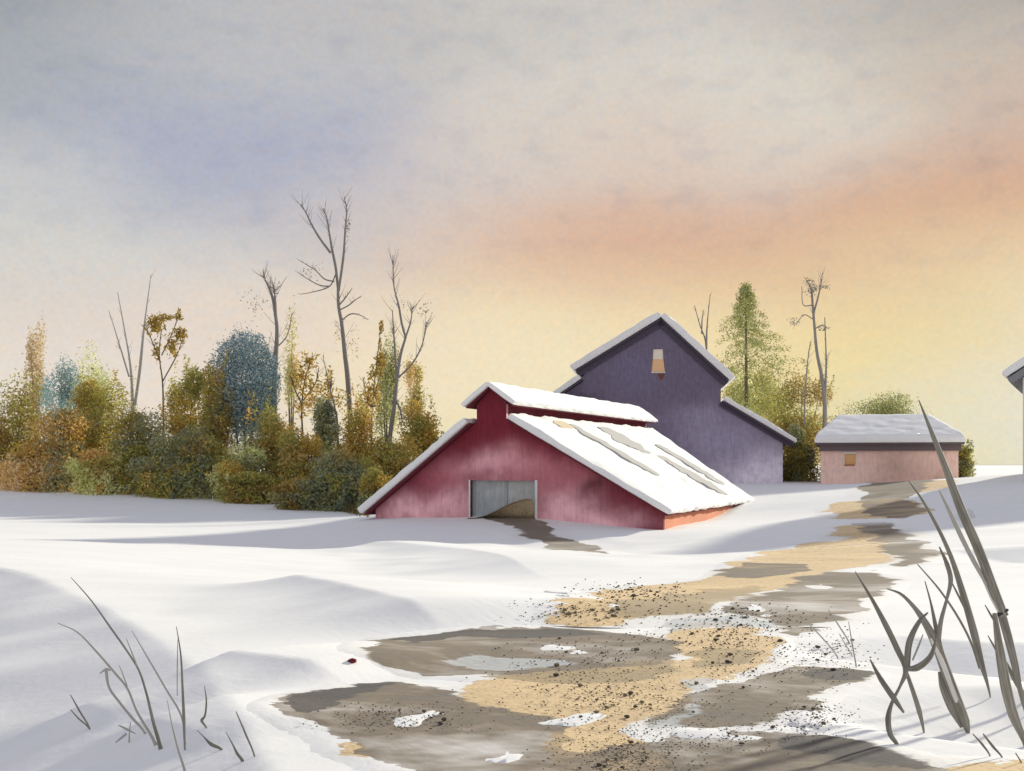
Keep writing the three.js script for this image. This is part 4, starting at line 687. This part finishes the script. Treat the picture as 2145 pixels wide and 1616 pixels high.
bareTree('bare_tree', 'slim bare tree with dark seed heads between purple barn and pink shed', 'tree', 86, M.bark, [
  [[[1728, 900], [1728, 840], [1722, 790], [1712, 740], [1707, 690], [1703, 640]], 9, 5],
  [[[1703, 645], [1700, 610], [1692, 590]], 5, 2], [[[1704, 660], [1716, 615], [1724, 572]], 4, 1.5], [[[1729, 830], [1731, 760], [1728, 665]], 4.5, 2], [[[1686, 850], [1692, 760], [1698, 715]], 3.5, 1.5, 'foot'], [[[1706, 690], [1722, 682], [1738, 690]], 2.5, 1.2, 'twig'], [[[1705, 670], [1685, 660], [1668, 680]], 2.5, 1.2, 'twig'], [[[1700, 640], [1684, 640], [1680, 600]], 2.6, 1.4, 'twig']],
  { twigs: 6, reach: 0.7, leafSize: 0.11, leaf: [[1703, 605, 11, 12, 110, GREY, 0.4], [1728, 602, 9, 5, 40, GREY, 0.4], [1664, 676, 10, 9, 60, GREY, 0.45], [1722, 688, 10, 6, 40, GREY, 0.45], [1694, 588, 8, 5, 40, GREY, 0.4]] });
bareTree('sapling', 'pair of thin bare stems beside the spruce above the purple roof', 'tree', 97, M.bark, [
  [[[1480, 800], [1478, 715], [1466, 680], [1455, 640]], 4, 1.5], [[[1470, 700], [1471, 670], [1474, 650]], 3, 1.3], [[[1480, 760], [1481, 690], [1488, 616]], 4, 1.3]], { twigs: 2, reach: 0.5 });

{ // dry grass where the hedge meets the snow
  const out = { pos: [], col: [], idx: [] };
  const edge = [[-60, 1004], [120, 1008], [250, 1014], [380, 1022], [470, 1030], [560, 1044], [640, 1056], [720, 1070], [772, 1080]];
  for (let i = 0; i < 6500; i++) {
    const q = rnd() * (edge.length - 1), k = Math.floor(q), x = lerp(edge[k][0], edge[k + 1][0], q - k), y = lerp(edge[k][1], edge[k + 1][1], q - k), p = plant(x, y + gauss() * 5 - 2), h = rr(0.12, 0.55) * (x < 200 ? 1.3 : 1), c = C(T[['umber', 'tan', 'rust', 'olive', 'moss'][Math.floor(rnd() ** 1.2 * 5)]][0]).multiplyScalar(rr(0.45, 0.95)), a = rr(0, 6.28), w = 0.022, n = out.pos.length / 3, lx = gauss() * 0.15, lz = gauss() * 0.15;
    out.pos.push(p.x - Math.cos(a) * w, p.y - 0.05, p.z - Math.sin(a) * w, p.x + Math.cos(a) * w, p.y - 0.05, p.z + Math.sin(a) * w, p.x + lx, p.y + h, p.z + lz);
    for (let j = 0; j < 3; j++) out.col.push(c.r, c.g, c.b); out.idx.push(n, n + 1, n + 2);
  }
  tag(part('dry_grass', buf(out.pos, out.idx, out.col), M.leaf, scene), 'straw and olive dry grass along the foot of the left hedge', 'grass', null, 'stuff');
}

// reeds: every blade is a part; points are pixel x, pixel y and width, from tip to foot
M.reed = std([0.36, 0.345, 0.3], { roughness: 0.8, map: tex(128, 512, (u, v) => { const n = clamp(0.62 + 0.5 * tile(u * 2, v * 0.25, 12, 3, 3) + 0.5 * tile(u, v, 6, 9, 4)) ; return [n, n * 0.98, n * 0.94]; }, true) });
M.reed.map.repeat.set(1, 1);
M.reedPale = std([0.62, 0.6, 0.57], { roughness: 0.85 }); M.reedThin = std([0.4, 0.385, 0.35], { roughness: 0.85 }); M.reedKnob = std([0.04, 0.038, 0.034]);
function reeds(name, label, category, foot, blades, group) {
  const f = plant(...foot), d0 = -f.z, t = thing(name, label, category, f, 0, group);
  blades.forEach(([pts, m = 'reed', lean = rr(-0.25, 0.25), kind = 'blade', air], i) => {
    const last = pts[pts.length - 1], g0 = air ? d0 : -plant(last[0], last[1]).z, d = Math.abs(g0 - d0) < 1.6 ? g0 : d0, n = pts.length - 1, w = [];
    const p = pts.map(([x, y, ww], j) => { const q = at(x, y, d + lean * (1 - j / n)); w.push(ww * 0.76 * d / F / 2); return q.sub(f); });
    if (!air) { p.push(p[n].clone().add(V(0.004, -0.1, 0))); w.push(w[n] * 0.8); }
    part(kind, stem(p, w, 8, kind === 'knob' ? 1 : 0.55, pts.length * 5), M[m], t);
  });
  return t;
}
reeds('reed', 'tallest thick dark reed, bent at a black joint, near the right edge', 'reed', [2125, 1500], [
  [[[1925, 838, 3], [1945, 888, 10], [1985, 990, 20], [2015, 1070, 26], [2050, 1150, 27], [2080, 1230, 27], [2104, 1292, 26]], 'reed', 0.15, 'stalk', true],
  [[[2038, 1165, 6], [2062, 1215, 11], [2078, 1252, 11], [2092, 1282, 6]], 'reedPale', 0.08, 'worn_strip', true],
  [[[2098, 1284, 24], [2112, 1335, 24], [2128, 1400, 20], [2142, 1468, 10], [2150, 1500, 5]], 'reed', 0], [[[2084, 1285, 12], [2096, 1370, 26], [2108, 1440, 30], [2124, 1500, 28], [2150, 1565, 12]], 'reed', 0],
  [[[1968, 1028, 4], [1985, 1062, 10], [2012, 1120, 14], [2042, 1180, 12], [2066, 1225, 6]], 'reedThin', 0.1, 'blade', true],
  [[[2064, 1268, 3], [2078, 1292, 7], [2094, 1318, 6]], 'reed', 0.1, 'blade', true], [[[2070, 1332, 3], [2080, 1350, 6], [2094, 1376, 5]], 'reed', 0.05, 'blade', true], [[[2100, 1372, 4], [2124, 1420, 14], [2150, 1470, 12]], 'reed', 0],
  [[[2084, 1290, 8], [2098, 1286, 12], [2109, 1279, 10], [2113, 1278, 5]], 'reedKnob', 0, 'knob', true],
]);
reeds('reed', 'long dark reed blade arching left beside the tallest reed', 'reed', [2066, 1440], [
  [[[1904, 1008, 3], [1930, 1044, 7], [1962, 1100, 10], [1992, 1165, 13], [2018, 1245, 19], [2042, 1330, 22], [2058, 1395, 16], [2068, 1430, 9], [2075, 1462, 4]], 'reed', 0.2],
  [[[1922, 1182, 3], [1970, 1238, 6], [2010, 1298, 7], [2036, 1350, 7], [2052, 1402, 4]], 'reed', 0.3, 'blade', true], [[[1990, 1212, 3], [2004, 1240, 6], [2022, 1275, 7]], 'reed', 0.1, 'blade', true],
]);
reeds('reed', 'thick grey reed with a pale worn stalk ending in a blunt point', 'reed', [2028, 1532], [
  [[[1858, 1234, 3], [1886, 1244, 8], [1915, 1272, 12], [1940, 1308, 20], [1962, 1352, 27], [1985, 1415, 29], [2008, 1475, 28], [2022, 1512, 26], [2028, 1536, 12]], 'reed', 0.1],
  [[[1950, 1338, 6], [1972, 1384, 13], [1992, 1436, 13], [2010, 1484, 14], [2020, 1508, 8]], 'reedPale', -0.045, 'worn_strip', true],
  [[[1968, 1408, 8], [1976, 1440, 20], [1994, 1484, 22], [2016, 1524, 12]], 'reed', 0.02, 'blade', true],
  [[[1968, 1146, 4], [1984, 1182, 13], [1992, 1215, 13], [1984, 1255, 8], [1972, 1300, 12], [1966, 1340, 15]], 'reed', 0.15, 'blade', true],
  [[[1938, 1218, 3], [1950, 1262, 6], [1960, 1310, 12], [1972, 1370, 18]], 'reed', 0.2, 'blade', true],
]);
reeds('reed', 'twisted reed with curled leaves knotted in the middle, left of the pale stalk', 'reed', [1880, 1560], [
  [[[1792, 1198, 3], [1826, 1254, 10], [1856, 1310, 16], [1880, 1360, 17], [1898, 1404, 16], [1886, 1438, 8], [1870, 1470, 9], [1861, 1505, 16], [1866, 1540, 15], [1880, 1562, 10]], 'reed', 0.15],
  [[[1944, 1284, 5], [1928, 1300, 12], [1906, 1344, 18], [1900, 1396, 18]], 'reed', 0.12, 'leaf', true], [[[1962, 1340, 6], [1948, 1378, 16], [1920, 1400, 22], [1896, 1402, 14]], 'reed', -0.1, 'leaf', true], [[[1934, 1330, 3], [1924, 1356, 6], [1912, 1384, 5]], 'reedThin', 0.05, 'blade', true],
  [[[1896, 1400, 10], [1910, 1440, 12], [1926, 1490, 14], [1936, 1536, 5]], 'reed', 0], [[[1823, 1382, 4], [1846, 1424, 15], [1872, 1462, 17], [1894, 1494, 6]], 'reed', 0.1, 'leaf', true],
]);
const SP = 'thin grass sprigs in the snow';
reeds('grass_sprig', 'thin grey sprig of four blades at the right edge of the track', 'grass', [1790, 1390], [[[[1684, 1297, 2], [1720, 1334, 4], [1756, 1380, 4]], 'reedThin', 0], [[[1735, 1277, 2], [1758, 1312, 4], [1780, 1350, 4]], 'reedThin', 0], [[[1758, 1328, 2], [1772, 1352, 3], [1786, 1376, 3]], 'reedThin', 0], [[[1778, 1303, 2], [1786, 1352, 4], [1794, 1398, 4]], 'reedThin', 0]]);
reeds('grass_sprig', 'pair of short dark blades in the snow at the lower right corner', 'grass', [2085, 1585], [[[[2038, 1538, 3], [2058, 1560, 7], [2076, 1588, 4]], 'reed', 0], [[[2060, 1538, 4], [2080, 1564, 8], [2102, 1592, 4]], 'reed', 0], [[[2128, 1578, 3], [2142, 1604, 5]], 'reed', 0]]);
reeds('grass_clump', 'large clump of thin arching grass blades at lower left', 'grass', [330, 1565], [
  [[[148, 1210, 2], [190, 1258, 4], [230, 1314, 6], [264, 1362, 6], [290, 1404, 6], [306, 1452, 7], [320, 1510, 10], [336, 1570, 13]], 'reed', 0.3], [[[120, 1306, 2], [160, 1324, 4], [200, 1364, 6], [240, 1410, 7], [266, 1442, 7], [286, 1490, 7], [326, 1562, 11]], 'reedThin', 0.2],
  [[[264, 1338, 2], [276, 1368, 4], [287, 1396, 4]], 'reedThin', 0.1, 'blade', true], [[[249, 1394, 2], [258, 1416, 4], [266, 1438, 4]], 'reedThin', 0.1, 'blade', true],
  [[[208, 1412, 3], [222, 1403, 8], [232, 1405, 5]], 'reedThin', 0, 'seed_head', true], [[[222, 1404, 11], [228, 1440, 8], [250, 1472, 8], [276, 1504, 9], [304, 1538, 7]], 'reedThin', 0.05],
]);
reeds('grass_clump', 'upright clump of grass blades right of the large arching clump', 'grass', [387, 1568], [
  [[[276, 1322, 2], [310, 1380, 5], [346, 1442, 6], [380, 1502, 6], [388, 1560, 5]], 'reedThin', 0.1], [[[369, 1313, 2], [378, 1370, 5], [382, 1440, 7], [385, 1510, 10], [387, 1572, 5]], 'reed', 0.15], [[[372, 1340, 2], [371, 1400, 4], [371, 1458, 3]], 'reedThin', 0.1, 'blade', true],
]);
reeds('grass_sprig', 'single thin blade rising from the bottom edge beside the upright clump', 'grass', [386, 1612], [[[[350, 1468, 2], [360, 1520, 4], [372, 1568, 7], [388, 1622, 9]], 'reedThin', 0]]);
reeds('grass_sprig', 'two dark blades joined in a narrow V at far lower left', 'grass', [188, 1528], [[[[147, 1456, 3], [166, 1490, 6], [188, 1529, 5]], 'reed', 0], [[[147, 1487, 3], [164, 1506, 5], [186, 1527, 5]], 'reed', 0]]);
reeds('grass_sprig', 'single short curved blade with a thick foot right of the upright clump', 'grass', [430, 1524], [[[[428, 1438, 2], [432, 1470, 5], [428, 1502, 6], [422, 1510, 9], [432, 1526, 5]], 'reed', 0]]);
reeds('grass_sprig', 'stubby dark tuft lying low below the short curved blade', 'grass', [450, 1570], [[[[412, 1530, 2], [428, 1546, 4], [442, 1560, 12], [464, 1572, 8]], 'reed', 0]]);
reeds('grass_sprig', 'short slanted blade with a dark blob at its foot', 'grass', [506, 1594], [[[[473, 1534, 2], [488, 1562, 5], [497, 1580, 9], [508, 1596, 10]], 'reed', 0]]);
reeds('grass_sprig', 'rightmost slanted dark blade of the lower left grass', 'grass', [532, 1585], [[[[494, 1491, 3], [514, 1538, 6], [533, 1586, 5]], 'reed', 0]]);
reeds('grass_sprig', 'small faint crossed sprig left of the arching clump foot', 'grass', [271, 1556], [[[[248, 1520, 4], [264, 1528, 8], [284, 1538, 3]], 'reedThin', 0, 'blade', true], [[[273, 1514, 3], [271, 1535, 4], [270, 1556, 5]], 'reedThin', 0], [[[264, 1538, 7], [252, 1548, 6], [241, 1557, 3]], 'reedThin', 0, 'blade', true]]);

renderer.render(scene, camera);
